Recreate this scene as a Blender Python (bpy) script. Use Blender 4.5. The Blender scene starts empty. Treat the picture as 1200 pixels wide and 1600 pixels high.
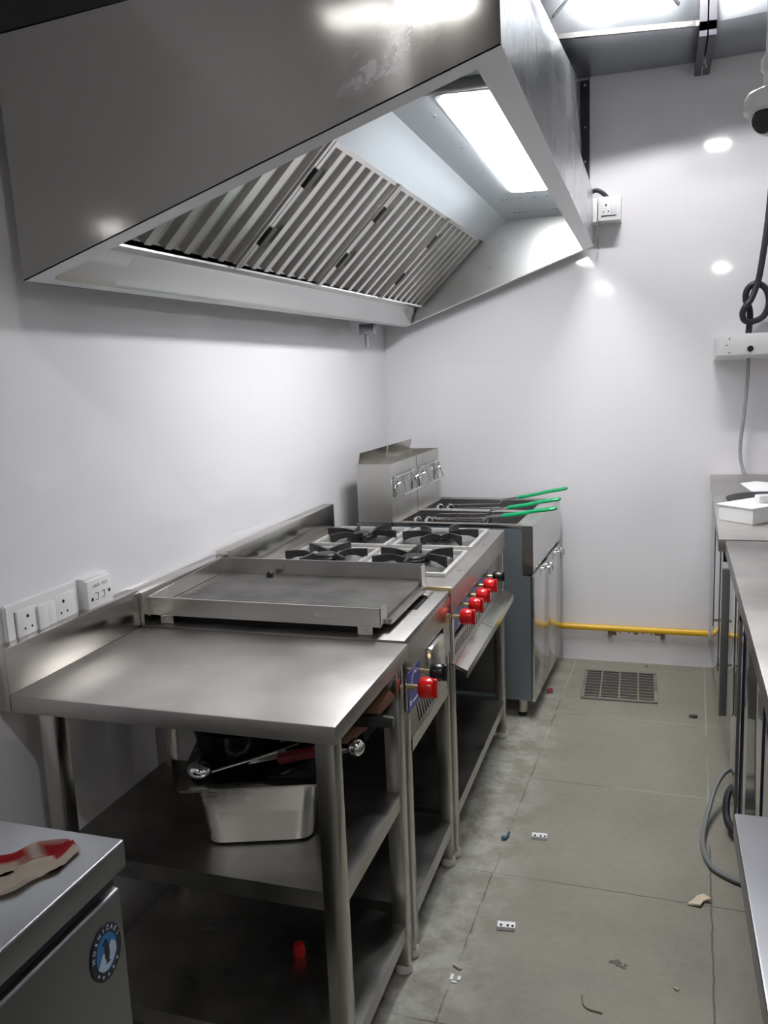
import bpy, bmesh, math, random
from mathutils import Vector, Matrix

random.seed(7)
SC = bpy.context.scene
COL = SC.collection

# ------------------------------------------------------------------ camera
YAW, PITCH, ROLL = -0.31497892, -0.16800968, -0.04062341
CAM = Vector((1.33642, 0.0, 1.50033))
FPX = 1320.454
def cam_axes():
    f = Vector((math.sin(YAW)*math.cos(PITCH), math.cos(YAW)*math.cos(PITCH), math.sin(PITCH)))
    r = Vector((math.cos(YAW), -math.sin(YAW), 0))
    u = r.cross(f)
    return f, r*math.cos(ROLL)+u*math.sin(ROLL), -r*math.sin(ROLL)+u*math.cos(ROLL)
_f, _r, _u = cam_axes()
cd = bpy.data.cameras.new('camera')
cd.sensor_fit = 'HORIZONTAL'
cd.sensor_width = 36.0
cd.lens = 36.0*FPX/1200.0
cd.clip_start = 0.02
cam = bpy.data.objects.new('camera', cd)
M = Matrix((( _r.x, _u.x, -_f.x, CAM.x), (_r.y, _u.y, -_f.y, CAM.y), (_r.z, _u.z, -_f.z, CAM.z), (0, 0, 0, 1)))
cam.matrix_world = M
COL.objects.link(cam)
SC.camera = cam

# ------------------------------------------------------------------ world, exposure
w = bpy.data.worlds.new('world'); SC.world = w
w.use_nodes = True
w.node_tree.nodes['Background'].inputs[0].default_value = (0.8, 0.85, 0.9, 1)
w.node_tree.nodes['Background'].inputs[1].default_value = 0.02
SC.view_settings.view_transform = 'Standard'
SC.view_settings.look = 'None'
SC.view_settings.gamma = 1.0
SC.view_settings.use_curve_mapping = False
SC.view_settings.exposure = 1.14
SC.cycles.use_denoising = True
SC.cycles.sample_clamp_indirect = 6.0
CEIL_LAMP = 120.0
REAR_LAMP = 11.0
AISLE_LAMP = 100.0
HOOD_LAMP = 19.0
WALL_LAMP = 70.0

# ------------------------------------------------------------------ materials
MATS = {}
def nodes_of(name):
    m = bpy.data.materials.new(name); m.use_nodes = True
    nt = m.node_tree
    b = nt.nodes['Principled BSDF']
    MATS[name] = m
    return m, nt, b

def simple(name, col, rough=0.5, metal=0.0, var=0.0, vscale=8.0, bump=0.0, spec=0.5):
    m, nt, b = nodes_of(name)
    b.inputs['Base Color'].default_value = (*col, 1)
    b.inputs['Roughness'].default_value = rough
    b.inputs['Metallic'].default_value = metal
    b.inputs['Specular IOR Level'].default_value = spec
    tc = nt.nodes.new('ShaderNodeTexCoord')
    nz = nt.nodes.new('ShaderNodeTexNoise')
    nz.inputs['Scale'].default_value = vscale
    nz.inputs['Detail'].default_value = 4
    nt.links.new(tc.outputs['Object'], nz.inputs['Vector'])
    cr = nt.nodes.new('ShaderNodeMapRange')
    cr.inputs['To Min'].default_value = 1-var
    cr.inputs['To Max'].default_value = 1+var
    nt.links.new(nz.outputs['Fac'], cr.inputs['Value'])
    mx = nt.nodes.new('ShaderNodeVectorMath'); mx.operation = 'SCALE'
    mx.inputs[0].default_value = col
    nt.links.new(cr.outputs['Result'], mx.inputs['Scale'])
    nt.links.new(mx.outputs['Vector'], b.inputs['Base Color'])
    if bump:
        bp = nt.nodes.new('ShaderNodeBump'); bp.inputs['Strength'].default_value = bump
        bp.inputs['Distance'].default_value = 0.002
        nt.links.new(nz.outputs['Fac'], bp.inputs['Height'])
        nt.links.new(bp.outputs['Normal'], b.inputs['Normal'])
    return m

def steel(name, col=(0.55, 0.54, 0.52), rmin=0.2, rmax=0.4, stretch=(1, 40, 40), smudge=3.0, dirt=0.12, bump=0.03, coat=None):
    """brushed stainless: streaked roughness plus soft smudges"""
    m, nt, b = nodes_of(name)
    N, L = nt.nodes, nt.links
    b.inputs['Metallic'].default_value = 1.0
    tc = N.new('ShaderNodeTexCoord')
    mp = N.new('ShaderNodeMapping'); mp.inputs['Scale'].default_value = stretch
    L.new(tc.outputs['Object'], mp.inputs['Vector'])
    n1 = N.new('ShaderNodeTexNoise'); n1.inputs['Scale'].default_value = 9; n1.inputs['Detail'].default_value = 3
    L.new(mp.outputs['Vector'], n1.inputs['Vector'])
    n2 = N.new('ShaderNodeTexNoise'); n2.inputs['Scale'].default_value = smudge; n2.inputs['Detail'].default_value = 5
    L.new(tc.outputs['Object'], n2.inputs['Vector'])
    ad = N.new('ShaderNodeMath'); ad.operation = 'MULTIPLY_ADD'
    ad.inputs[1].default_value = 0.25
    L.new(n1.outputs['Fac'], ad.inputs[0])
    ml = N.new('ShaderNodeMath'); ml.operation = 'MULTIPLY'; ml.inputs[1].default_value = 0.75
    L.new(n2.outputs['Fac'], ml.inputs[0]); L.new(ml.outputs[0], ad.inputs[2])
    mr = N.new('ShaderNodeMapRange'); mr.inputs['From Min'].default_value = 0.3; mr.inputs['From Max'].default_value = 0.7
    mr.inputs['To Min'].default_value = rmin; mr.inputs['To Max'].default_value = rmax
    L.new(ad.outputs[0], mr.inputs['Value']); L.new(mr.outputs['Result'], b.inputs['Roughness'])
    c2 = N.new('ShaderNodeMapRange'); c2.inputs['From Min'].default_value = 0.3; c2.inputs['From Max'].default_value = 0.7
    c2.inputs['To Min'].default_value = 1-dirt; c2.inputs['To Max'].default_value = 1+dirt*0.5
    L.new(n2.outputs['Fac'], c2.inputs['Value'])
    sc = N.new('ShaderNodeVectorMath'); sc.operation = 'SCALE'; sc.inputs[0].default_value = col
    L.new(c2.outputs['Result'], sc.inputs['Scale']); L.new(sc.outputs['Vector'], b.inputs['Base Color'])
    return m

def add_smear(m, cx, cz, rx, rz, tilt):
    """whitish cleaning smear at one place on the near hood panel"""
    nt = m.node_tree; N, L = nt.nodes, nt.links
    b = nt.nodes['Principled BSDF']
    g = N.new('ShaderNodeNewGeometry')
    mp = N.new('ShaderNodeMapping'); mp.vector_type = 'TEXTURE'
    mp.inputs['Location'].default_value = (cx, 0, cz); mp.inputs['Rotation'].default_value = (0, tilt, 0); mp.inputs['Scale'].default_value = (rx, 100, rz)
    L.new(g.outputs['Position'], mp.inputs['Vector'])
    ln = N.new('ShaderNodeVectorMath'); ln.operation = 'LENGTH'; L.new(mp.outputs['Vector'], ln.inputs[0])
    fall = N.new('ShaderNodeMapRange'); fall.inputs['From Min'].default_value = 1.0; fall.inputs['From Max'].default_value = 0.3
    L.new(ln.outputs['Value'], fall.inputs['Value'])
    nz = N.new('ShaderNodeTexNoise'); nz.inputs['Scale'].default_value = 2.4; nz.inputs['Detail'].default_value = 6; nz.inputs['Distortion'].default_value = 1.2
    L.new(mp.outputs['Vector'], nz.inputs['Vector'])
    th = N.new('ShaderNodeMapRange'); th.inputs['From Min'].default_value = 0.50; th.inputs['From Max'].default_value = 0.60
    L.new(nz.outputs['Fac'], th.inputs['Value'])
    mu = N.new('ShaderNodeMath'); mu.operation = 'MULTIPLY'; L.new(fall.outputs['Result'], mu.inputs[0]); L.new(th.outputs['Result'], mu.inputs[1])
    inv = N.new('ShaderNodeMath'); inv.operation = 'MULTIPLY_ADD'; inv.inputs[1].default_value = -0.6; inv.inputs[2].default_value = 1.0
    L.new(mu.outputs[0], inv.inputs[0]); L.new(inv.outputs[0], b.inputs['Metallic'])
    mx = N.new('ShaderNodeMix'); mx.data_type = 'RGBA'; mx.inputs[7].default_value = (0.6, 0.6, 0.6, 1)
    src = b.inputs['Base Color'].links[0].from_socket
    L.new(mu.outputs[0], mx.inputs[0]); L.new(src, mx.inputs[6]); L.new(mx.outputs[2], b.inputs['Base Color'])

def emit(name, col, strength):
    m, nt, b = nodes_of(name)
    b.inputs['Base Color'].default_value = (*col, 1)
    b.inputs['Emission Color'].default_value = (*col, 1)
    b.inputs['Emission Strength'].default_value = strength
    b.inputs['Roughness'].default_value = 0.4
    return m

def wall_mat(name, axis):
    m, nt, b = nodes_of(name)
    N, L = nt.nodes, nt.links
    g = N.new('ShaderNodeNewGeometry'); s = N.new('ShaderNodeSeparateXYZ'); L.new(g.outputs['Position'], s.inputs[0])
    cm = N.new('ShaderNodeCombineXYZ')
    L.new(s.outputs[axis], cm.inputs[0]); L.new(s.outputs[2], cm.inputs[1])
    mp = N.new('ShaderNodeMapping'); mp.inputs['Location'].default_value = (0.346, 0.0, 0)
    L.new(cm.outputs[0], mp.inputs['Vector'])
    br = N.new('ShaderNodeTexBrick'); br.offset = 0.0; br.squash = 1.0
    br.inputs['Color1'].default_value = (0.825, 0.81, 0.83, 1); br.inputs['Color2'].default_value = (0.81, 0.797, 0.815, 1)
    br.inputs['Mortar'].default_value = (0.772, 0.762, 0.776, 1)
    br.inputs['Scale'].default_value = 1.0; br.inputs['Mortar Size'].default_value = 0.0009
    br.inputs['Mortar Smooth'].default_value = 0.3
    br.inputs['Brick Width'].default_value = 0.6; br.inputs['Row Height'].default_value = 0.302
    L.new(mp.outputs['Vector'], br.inputs['Vector'])
    L.new(br.outputs['Color'], b.inputs['Base Color'])
    nz = N.new('ShaderNodeTexNoise'); nz.inputs['Scale'].default_value = 2.2; nz.inputs['Detail'].default_value = 2
    L.new(g.outputs['Position'], nz.inputs['Vector'])
    mr = N.new('ShaderNodeMapRange'); mr.inputs['To Min'].default_value = 0.045; mr.inputs['To Max'].default_value = 0.07
    L.new(nz.outputs['Fac'], mr.inputs['Value']); L.new(mr.outputs['Result'], b.inputs['Roughness'])
    bp = N.new('ShaderNodeBump'); bp.inputs['Strength'].default_value = 0.03; bp.inputs['Distance'].default_value = 0.01
    L.new(nz.outputs['Fac'], bp.inputs['Height']); L.new(bp.outputs['Normal'], b.inputs['Normal'])
    return m

def floor_mat():
    m, nt, b = nodes_of('stone_floor')
    N, L = nt.nodes, nt.links
    g = N.new('ShaderNodeNewGeometry'); s = N.new('ShaderNodeSeparateXYZ'); L.new(g.outputs['Position'], s.inputs[0])
    def math_(op, a=None, b_=None, c=None):
        n = N.new('ShaderNodeMath'); n.operation = op
        for i, v in enumerate((a, b_, c)):
            if v is None: continue
            if isinstance(v, (int, float)): n.inputs[i].default_value = v
            else: L.new(v, n.inputs[i])
        return n.outputs[0]
    wob = N.new('ShaderNodeTexNoise'); wob.inputs['Scale'].default_value = 14; wob.inputs['Detail'].default_value = 3
    L.new(g.outputs['Position'], wob.inputs['Vector'])
    wv = math_('MULTIPLY', math_('SUBTRACT', wob.outputs['Fac'], 0.5), 0.010)
    def joint(ca, cb, off, sp, wdt):
        u = math_('ADD', math_('MULTIPLY_ADD', s.outputs[0], ca, math_('MULTIPLY', s.outputs[1], cb)), wv)
        fr = math_('FRACT', math_('DIVIDE', math_('SUBTRACT', u, off), sp))
        d = math_('MULTIPLY', math_('MINIMUM', fr, math_('SUBTRACT', 1.0, fr)), sp)
        return math_('LESS_THAN', d, wdt)
    big = N.new('ShaderNodeTexNoise'); big.inputs['Scale'].default_value = 3.1; big.inputs['Detail'].default_value = 6
    L.new(g.outputs['Position'], big.inputs['Vector'])
    j = math_('MAXIMUM', joint(1.0, -0.039, 0.19, 0.61, 0.0026), joint(0.016, 1.0, 0.455, 0.615, 0.0022))
    # slab colour
    fine = N.new('ShaderNodeTexNoise'); fine.inputs['Scale'].default_value = 38; fine.inputs['Detail'].default_value = 8; fine.inputs['Roughness'].default_value = 0.7
    L.new(g.outputs['Position'], fine.inputs['Vector'])
    r1 = N.new('ShaderNodeValToRGB')
    r1.color_ramp.elements[0].position = 0.3; r1.color_ramp.elements[0].color = (0.185, 0.176, 0.138, 1)
    r1.color_ramp.elements[1].position = 0.72; r1.color_ramp.elements[1].color = (0.285, 0.272, 0.220, 1)
    mixn = math_('ADD', math_('MULTIPLY', big.outputs['Fac'], 0.6), math_('MULTIPLY', fine.outputs['Fac'], 0.4))
    L.new(mixn, r1.inputs['Fac'])
    # joints: part pale cement, part dark open gap
    jn = N.new('ShaderNodeTexNoise'); jn.inputs['Scale'].default_value = 1.7; jn.inputs['Detail'].default_value = 1
    L.new(g.outputs['Position'], jn.inputs['Vector'])
    jy = math_('ADD', jn.outputs['Fac'], math_('MULTIPLY', math_('SUBTRACT', s.outputs[1], 3.0), 0.17))
    r2 = N.new('ShaderNodeValToRGB')
    r2.color_ramp.elements[0].position = 0.46; r2.color_ramp.elements[0].color = (0.075, 0.072, 0.058, 1)
    r2.color_ramp.elements[1].position = 0.56; r2.color_ramp.elements[1].color = (0.36, 0.35, 0.29, 1)
    L.new(jy, r2.inputs['Fac'])
    mx1 = N.new('ShaderNodeMix'); mx1.data_type = 'RGBA'
    L.new(math_('MULTIPLY', j, 0.85), mx1.inputs[0]); L.new(r1.outputs['Color'], mx1.inputs[6]); L.new(r2.outputs['Color'], mx1.inputs[7])
    # spilled cement dust beside the cooking line
    mk = N.new('ShaderNodeMapRange'); mk.inputs['From Min'].default_value = 1.02; mk.inputs['From Max'].default_value = 0.74
    L.new(s.outputs[0], mk.inputs['Value'])
    dn = N.new('ShaderNodeTexNoise'); dn.inputs['Scale'].default_value = 11; dn.inputs['Detail'].default_value = 7; dn.inputs['Roughness'].default_value = 0.65
    L.new(g.outputs['Position'], dn.inputs['Vector'])
    dr = N.new('ShaderNodeMapRange'); dr.inputs['From Min'].default_value = 0.40; dr.inputs['From Max'].default_value = 0.60
    L.new(dn.outputs['Fac'], dr.inputs['Value'])
    mx2 = N.new('ShaderNodeMix'); mx2.data_type = 'RGBA'
    L.new(math_('MULTIPLY', math_('MULTIPLY', mk.outputs['Result'], dr.outputs['Result']), 0.9), mx2.inputs[0])
    L.new(mx1.outputs[2], mx2.inputs[6]); mx2.inputs[7].default_value = (0.47, 0.47, 0.43, 1)
    L.new(mx2.outputs[2], b.inputs['Base Color'])
    rr = N.new('ShaderNodeMapRange'); rr.inputs['To Min'].default_value = 0.42; rr.inputs['To Max'].default_value = 0.7
    L.new(big.outputs['Fac'], rr.inputs['Value']); L.new(rr.outputs['Result'], b.inputs['Roughness'])
    bp = N.new('ShaderNodeBump'); bp.inputs['Strength'].default_value = 0.35; bp.inputs['Distance'].default_value = 0.004
    L.new(math_('SUBTRACT', fine.outputs['Fac'], j), bp.inputs['Height']); L.new(bp.outputs['Normal'], b.inputs['Normal'])
    return m

def griddle_mat():
    m, nt, b = nodes_of('griddle_plate')
    N, L = nt.nodes, nt.links
    b.inputs['Metallic'].default_value = 0.75
    g = N.new('ShaderNodeNewGeometry')
    wv = N.new('ShaderNodeTexWave'); wv.bands_direction = 'Y'; wv.inputs['Scale'].default_value = 16; wv.inputs['Distortion'].default_value = 0.5
    L.new(g.outputs['Position'], wv.inputs['Vector'])
    nz = N.new('ShaderNodeTexNoise'); nz.inputs['Scale'].default_value = 9; nz.inputs['Detail'].default_value = 6
    L.new(g.outputs['Position'], nz.inputs['Vector'])
    r = N.new('ShaderNodeValToRGB')
    r.color_ramp.elements[0].position = 0.35; r.color_ramp.elements[0].color = (0.11, 0.105, 0.098, 1)
    r.color_ramp.elements[1].position = 0.7; r.color_ramp.elements[1].color = (0.21, 0.2, 0.19, 1)
    L.new(nz.outputs['Fac'], r.inputs['Fac'])
    wr = N.new('ShaderNodeMapRange'); wr.inputs['To Min'].default_value = 0.75; wr.inputs['To Max'].default_value = 1.15
    L.new(wv.outputs['Fac'], wr.inputs['Value'])
    sv = N.new('ShaderNodeVectorMath'); sv.operation = 'SCALE'
    L.new(r.outputs['Color'], sv.inputs[0]); L.new(wr.outputs['Result'], sv.inputs['Scale'])
    L.new(sv.outputs['Vector'], b.inputs['Base Color'])
    b.inputs['Roughness'].default_value = 0.5
    bp = N.new('ShaderNodeBump'); bp.inputs['Strength'].default_value = 0.6; bp.inputs['Distance'].default_value = 0.002
    L.new(wv.outputs['Fac'], bp.inputs['Height']); L.new(bp.outputs['Normal'], b.inputs['Normal'])
    return m

def cloth_mat():
    m, nt, b = nodes_of('cloth_print')
    N, L = nt.nodes, nt.links
    at = N.new('ShaderNodeAttribute'); at.attribute_name = 'print'
    nz = N.new('ShaderNodeTexNoise'); nz.inputs['Scale'].default_value = 90
    tc = N.new('ShaderNodeTexCoord'); L.new(tc.outputs['Object'], nz.inputs['Vector'])
    mx = N.new('ShaderNodeMix'); mx.data_type = 'RGBA'; mx.blend_type = 'MULTIPLY'; mx.inputs[0].default_value = 0.3
    L.new(at.outputs['Color'], mx.inputs[6]); L.new(nz.outputs['Color'], mx.inputs[7])
    L.new(mx.outputs[2], b.inputs['Base Color'])
    b.inputs['Roughness'].default_value = 0.95
    return m

steel('steel', (0.52, 0.50, 0.47), 0.15, 0.27, stretch=(5, 5, .6), smudge=3, dirt=0.12)
steel('steel_top', (0.50, 0.48, 0.46), 0.34, 0.48, stretch=(1, 6, 6), smudge=4, dirt=0.22)
steel('steel_worn', (0.34, 0.33, 0.315), 0.44, 0.58, stretch=(1, 6, 6), smudge=6, dirt=0.3)
steel('steel_shelf', (0.50, 0.49, 0.47), 0.24, 0.42, smudge=7, dirt=0.3)
steel('steel_hood', (0.50, 0.495, 0.48), 0.14, 0.26, stretch=(4, 4, 1), smudge=2.5, dirt=0.1)
steel('steel_end', (0.40, 0.395, 0.38), 0.06, 0.11, stretch=(3, 3, 1), smudge=2.5, dirt=0.1)
steel('steel_baffle', (0.66, 0.65, 0.61), 0.12, 0.18, stretch=(1, 1, 1), smudge=3, dirt=0.08)
steel('steel_lit', (0.66, 0.66, 0.65), 0.26, 0.34, stretch=(1, 1, 1), smudge=2, dirt=0.06)
steel('handle_dark', (0.13, 0.125, 0.115), 0.3, 0.4)
steel('steel_inner', (0.62, 0.62, 0.61), 0.16, 0.26, smudge=2.5, dirt=0.06, bump=0.01)
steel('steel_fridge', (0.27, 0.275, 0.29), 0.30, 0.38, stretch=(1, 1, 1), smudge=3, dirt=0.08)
steel('steel_mirror', (0.62, 0.62, 0.62), 0.06, 0.12, smudge=3, dirt=0.06, bump=0.005)
steel('steel_bright', (0.72, 0.71, 0.69), 0.16, 0.28, smudge=6, dirt=0.06)
steel('steel_pan', (0.66, 0.65, 0.62), 0.24, 0.36, smudge=6, dirt=0.12)
steel('steel_tank', (0.42, 0.41, 0.40), 0.3, 0.4)
steel('steel_flue', (0.62, 0.61, 0.58), 0.36, 0.46, smudge=6, dirt=0.12)
steel('steel_dark', (0.28, 0.28, 0.275), 0.3, 0.45, smudge=6, dirt=0.2)
steel('galvanised', (0.44, 0.465, 0.49), 0.28, 0.40, stretch=(1, 1, 1), smudge=5, dirt=0.07)
steel('galvanised_hood', (0.56, 0.575, 0.59), 0.22, 0.32, stretch=(6, 6, .8), smudge=4, dirt=0.07)
simple('galvanised_matte', (0.53, 0.58, 0.61), 0.42, 0.25, 0.04, 3)
simple('steel_frame', (0.60, 0.59, 0.57), 0.45, 0.5)
simple('rim_metal', (0.66, 0.67, 0.68), 0.45, 0.3)
simple('chrome', (0.8, 0.8, 0.8), 0.12, 1.0)
simple('brass', (0.75, 0.62, 0.36), 0.3, 1.0)
simple('cast_iron', (0.018, 0.018, 0.019), 0.42, 0.0, 0.2, 40, 0.2)
simple('black_plastic', (0.012, 0.012, 0.013), 0.25)
simple('black_gloss', (0.008, 0.009, 0.012), 0.12, 0.0, spec=0.6)
simple('black_rubber', (0.02, 0.021, 0.025), 0.5)
simple('dark_void', (0.01, 0.01, 0.01), 0.8)
simple('dark_paint', (0.045, 0.045, 0.06), 0.4)
simple('red_plastic', (0.72, 0.01, 0.012), 0.18)
simple('maroon', (0.16, 0.012, 0.016), 0.4)
simple('blue_label', (0.05, 0.06, 0.36), 0.3)
simple('white_mark', (0.8, 0.8, 0.85), 0.4)
simple('white_plastic', (0.80, 0.795, 0.80), 0.3, 0, 0.02)
simple('grey_plastic', (0.55, 0.54, 0.55), 0.4)  # mid grey plastic for the adaptor collar
simple('white_paper', (0.85, 0.85, 0.85), 0.6)
simple('foot_plastic', (0.62, 0.61, 0.57), 0.5)
simple('green_sleeve', (0.005, 0.36, 0.13), 0.25)
simple('yellow_paint', (0.80, 0.47, 0.015), 0.3, 0, 0.06, 20)
simple('wood', (0.24, 0.12, 0.065), 0.6, 0, 0.25, 30)
simple('grey_cable', (0.19, 0.20, 0.20), 0.5)
simple('cable_light', (0.34, 0.34, 0.35), 0.5)
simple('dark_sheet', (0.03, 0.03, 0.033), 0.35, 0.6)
simple('post_grey', (0.17, 0.175, 0.172), 0.4, 0.3)
simple('navy_strip', (0.02, 0.022, 0.075), 0.35)
simple('ceiling_paint', (0.05, 0.05, 0.052), 0.9)
simple('side_paint', (0.75, 0.75, 0.76), 0.6)
simple('rear_paint', (0.036, 0.035, 0.032), 0.7)
simple('emblem_blue', (0.02, 0.16, 0.42), 0.35)
simple('emblem_dark', (0.008, 0.011, 0.022), 0.35)
simple('emblem_pale', (0.45, 0.56, 0.68), 0.4)
simple('scrap', (0.62, 0.52, 0.40), 0.8)
simple('blue_scrap', (0.05, 0.1, 0.17), 0.5)
simple('rust', (0.22, 0.15, 0.10), 0.8)
simple('stain', (0.10, 0.10, 0.082), 0.7)
simple('print_grey', (0.25, 0.27, 0.29), 0.6)
simple('soil', (0.05, 0.045, 0.04), 0.8)
simple('steel_side', (0.215, 0.245, 0.265), 0.35, 0.45, 0.05)
griddle_mat(); cloth_mat(); floor_mat()
wall_mat('tile_back', 0); wall_mat('tile_left', 1)
emit('lamp_hood', (0.975, 0.98, 1.0), HOOD_LAMP)
emit('lamp_ceiling', (1.0, 0.98, 0.975), CEIL_LAMP)
emit('lamp_aisle', (0.985, 0.985, 1.0), AISLE_LAMP)
emit('lamp_rear', (1.0, 0.975, 0.955), REAR_LAMP)
emit('lamp_wall', (1.0, 0.975, 0.955), WALL_LAMP)

# ------------------------------------------------------------------ mesh helpers
def catmull(pts, n=8, closed=False):
    P = [Vector(p) for p in pts]; out = []
    k = len(P)
    for i in range(k if closed else k-1):
        if closed:
            a, b, c, d = P[(i-1) % k], P[i], P[(i+1) % k], P[(i+2) % k]
        else:
            a = P[i-1] if i else P[0]*2-P[1]
            b, c = P[i], P[i+1]
            d = P[i+2] if i+2 < k else P[-1]*2-P[-2]
        for j in range(n):
            t = j/n
            out.append(0.5*((2*b)+(c-a)*t+(2*a-5*b+4*c-d)*t*t+(3*b-a-3*c+d)*t*t*t))
    if not closed: out.append(P[-1])
    return out

class MB:
    def __init__(self): self.bm = bmesh.new()
    def hexa(self, p, bev=0.0, seg=2):
        """p: bottom 4 then top 4"""
        v = [self.bm.verts.new(q) for q in p]
        fs = [(3, 2, 1, 0), (4, 5, 6, 7), (0, 1, 5, 4), (1, 2, 6, 5), (2, 3, 7, 6), (3, 0, 4, 7)]
        F = [self.bm.faces.new([v[i] for i in f]) for f in fs]
        bmesh.ops.recalc_face_normals(self.bm, faces=F)
        if bev:
            es = {e for f in F for e in f.edges}
            bmesh.ops.bevel(self.bm, geom=list(es), offset=bev, segments=seg, affect='EDGES', profile=0.5)
        return self
    def box(self, x0, x1, y0, y1, z0, z1, bev=0.0, seg=2):
        return self.hexa([(x0, y0, z0), (x1, y0, z0), (x1, y1, z0), (x0, y1, z0), (x0, y0, z1), (x1, y0, z1), (x1, y1, z1), (x0, y1, z1)], bev, seg)
    def prism(self, poly, ext, bev=0.0):
        e = Vector(ext)
        a = [self.bm.verts.new(p) for p in poly]
        b = [self.bm.verts.new(Vector(p)+e) for p in poly]
        n = len(a)
        F = [self.bm.faces.new(a[::-1]), self.bm.faces.new(b)]
        for i in range(n): F.append(self.bm.faces.new([a[i], a[(i+1) % n], b[(i+1) % n], b[i]]))
        bmesh.ops.recalc_face_normals(self.bm, faces=F)
        if bev:
            bmesh.ops.bevel(self.bm, geom=list({e for f in F for e in f.edges}), offset=bev, segments=2, affect='EDGES')
        return self
    def tube(self, pts, r, seg=8, closed=False, smooth=0, caps=True):
        P = catmull(pts, smooth, closed) if smooth else [Vector(p) for p in pts]
        n = len(P); rings = []; ref = None
        if isinstance(r, (list, tuple)) and len(r) != n:
            k = len(r)-1
            r = [r[min(int(i*k/(n-1)), k-1)]+(r[min(int(i*k/(n-1)), k-1)+1]-r[min(int(i*k/(n-1)), k-1)])*(i*k/(n-1)-min(int(i*k/(n-1)), k-1)) for i in range(n)]
        for i in range(n):
            if closed: t = P[(i+1) % n]-P[i-1]
            else: t = P[min(i+1, n-1)]-P[max(i-1, 0)]
            if t.length < 1e-9: t = Vector((0, 0, 1))
            t.normalize()
            if ref is None:
                ref = t.orthogonal().normalized()
            ref = (ref-t*ref.dot(t))
            if ref.length < 1e-6: ref = t.orthogonal()
            ref.normalize(); bi = t.cross(ref)
            rr = r[i] if isinstance(r, (list, tuple)) else r
            rings.append([self.bm.verts.new(P[i]+(ref*math.cos(a)+bi*math.sin(a))*rr) for a in [2*math.pi*k/seg for k in range(seg)]])
        for i in range(n if closed else n-1):
            A, B = rings[i], rings[(i+1) % n]
            for k in range(seg):
                self.bm.faces.new([A[k], A[(k+1) % seg], B[(k+1) % seg], B[k]])
        if caps and not closed:
            self.bm.faces.new(rings[0][::-1]); self.bm.faces.new(rings[-1])
        return self
    def cyl(self, p0, p1, r0, r1=None, seg=20):
        return self.tube([p0, p1], [r0, r0 if r1 is None else r1], seg)
    def lathe(self, prof, org=(0, 0, 0), axis=(0, 0, 1), seg=24, cap0=True, cap1=True):
        ax = Vector(axis).normalized(); u = ax.orthogonal().normalized(); v = ax.cross(u); o = Vector(org)
        rings = [[self.bm.verts.new(o+ax*z+(u*math.cos(2*math.pi*k/seg)+v*math.sin(2*math.pi*k/seg))*max(r, 1e-5)) for k in range(seg)] for r, z in prof]
        F = []
        for A, B in zip(rings, rings[1:]):
            for k in range(seg): F.append(self.bm.faces.new([A[k], A[(k+1) % seg], B[(k+1) % seg], B[k]]))
        if cap0: F.append(self.bm.faces.new(rings[0][::-1]))
        if cap1: F.append(self.bm.faces.new(rings[-1]))
        return self
    def ball(self, c, r, sx=1, sy=1, sz=1, seg=16):
        res = bmesh.ops.create_uvsphere(self.bm, u_segments=seg, v_segments=seg//2+2, radius=r)
        for v in res['verts']: v.co = Vector((v.co.x*sx, v.co.y*sy, v.co.z*sz))+Vector(c)
        return self
    def rotate(self, ang, axis='Z', about=(0, 0, 0)):
        bmesh.ops.rotate(self.bm, cent=about, matrix=Matrix.Rotation(ang, 3, axis), verts=self.bm.verts)
        return self
    def move(self, d):
        bmesh.ops.translate(self.bm, vec=d, verts=self.bm.verts); return self
    def build(self, name, mat, parent=None, off=None, smooth=35):
        me = bpy.data.meshes.new(name)
        if off is not None: bmesh.ops.translate(self.bm, vec=-Vector(off), verts=self.bm.verts)
        self.bm.to_mesh(me); self.bm.free()
        me.materials.append(MATS[mat])
        me.polygons.foreach_set('use_smooth', [True]*len(me.polygons))
        me.set_sharp_from_angle(angle=math.radians(smooth))
        o = bpy.data.objects.new(name, me); COL.objects.link(o)
        if parent is not None: o.parent = parent
        return o

def thing(name, label, cat, loc=(0, 0, 0), rz=0.0, group=None):
    o = bpy.data.objects.new(name, None); COL.objects.link(o)
    o.empty_display_size = 0.1
    o.location = loc; o.rotation_euler = (0, 0, rz)
    o['label'] = label; o['category'] = cat
    if group: o['group'] = group
    return o
def tag(o, label, cat, group=None):
    o['label'] = label; o['category'] = cat
    if group: o['group'] = group
    return o
def struct(o):
    o['kind'] = 'structure'; return o
def single(mb, name, mat, label, cat, loc, group=None):
    """a thing that is one mesh, its origin put at loc"""
    o = mb.build(name, mat, None, off=loc); o.location = loc
    return tag(o, label, cat, group)
def copy_tree(o, parent=None):
    c = o.copy(); COL.objects.link(c)
    if parent is not None: c.parent = parent
    for ch in [x for x in KIDS.get(o.name, [])]:
        copy_tree(ch, c)
    return c
KIDS = {}
def index_children():
    KIDS.clear()
    for x in bpy.data.objects:
        if x.parent: KIDS.setdefault(x.parent.name, []).append(x)

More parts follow.
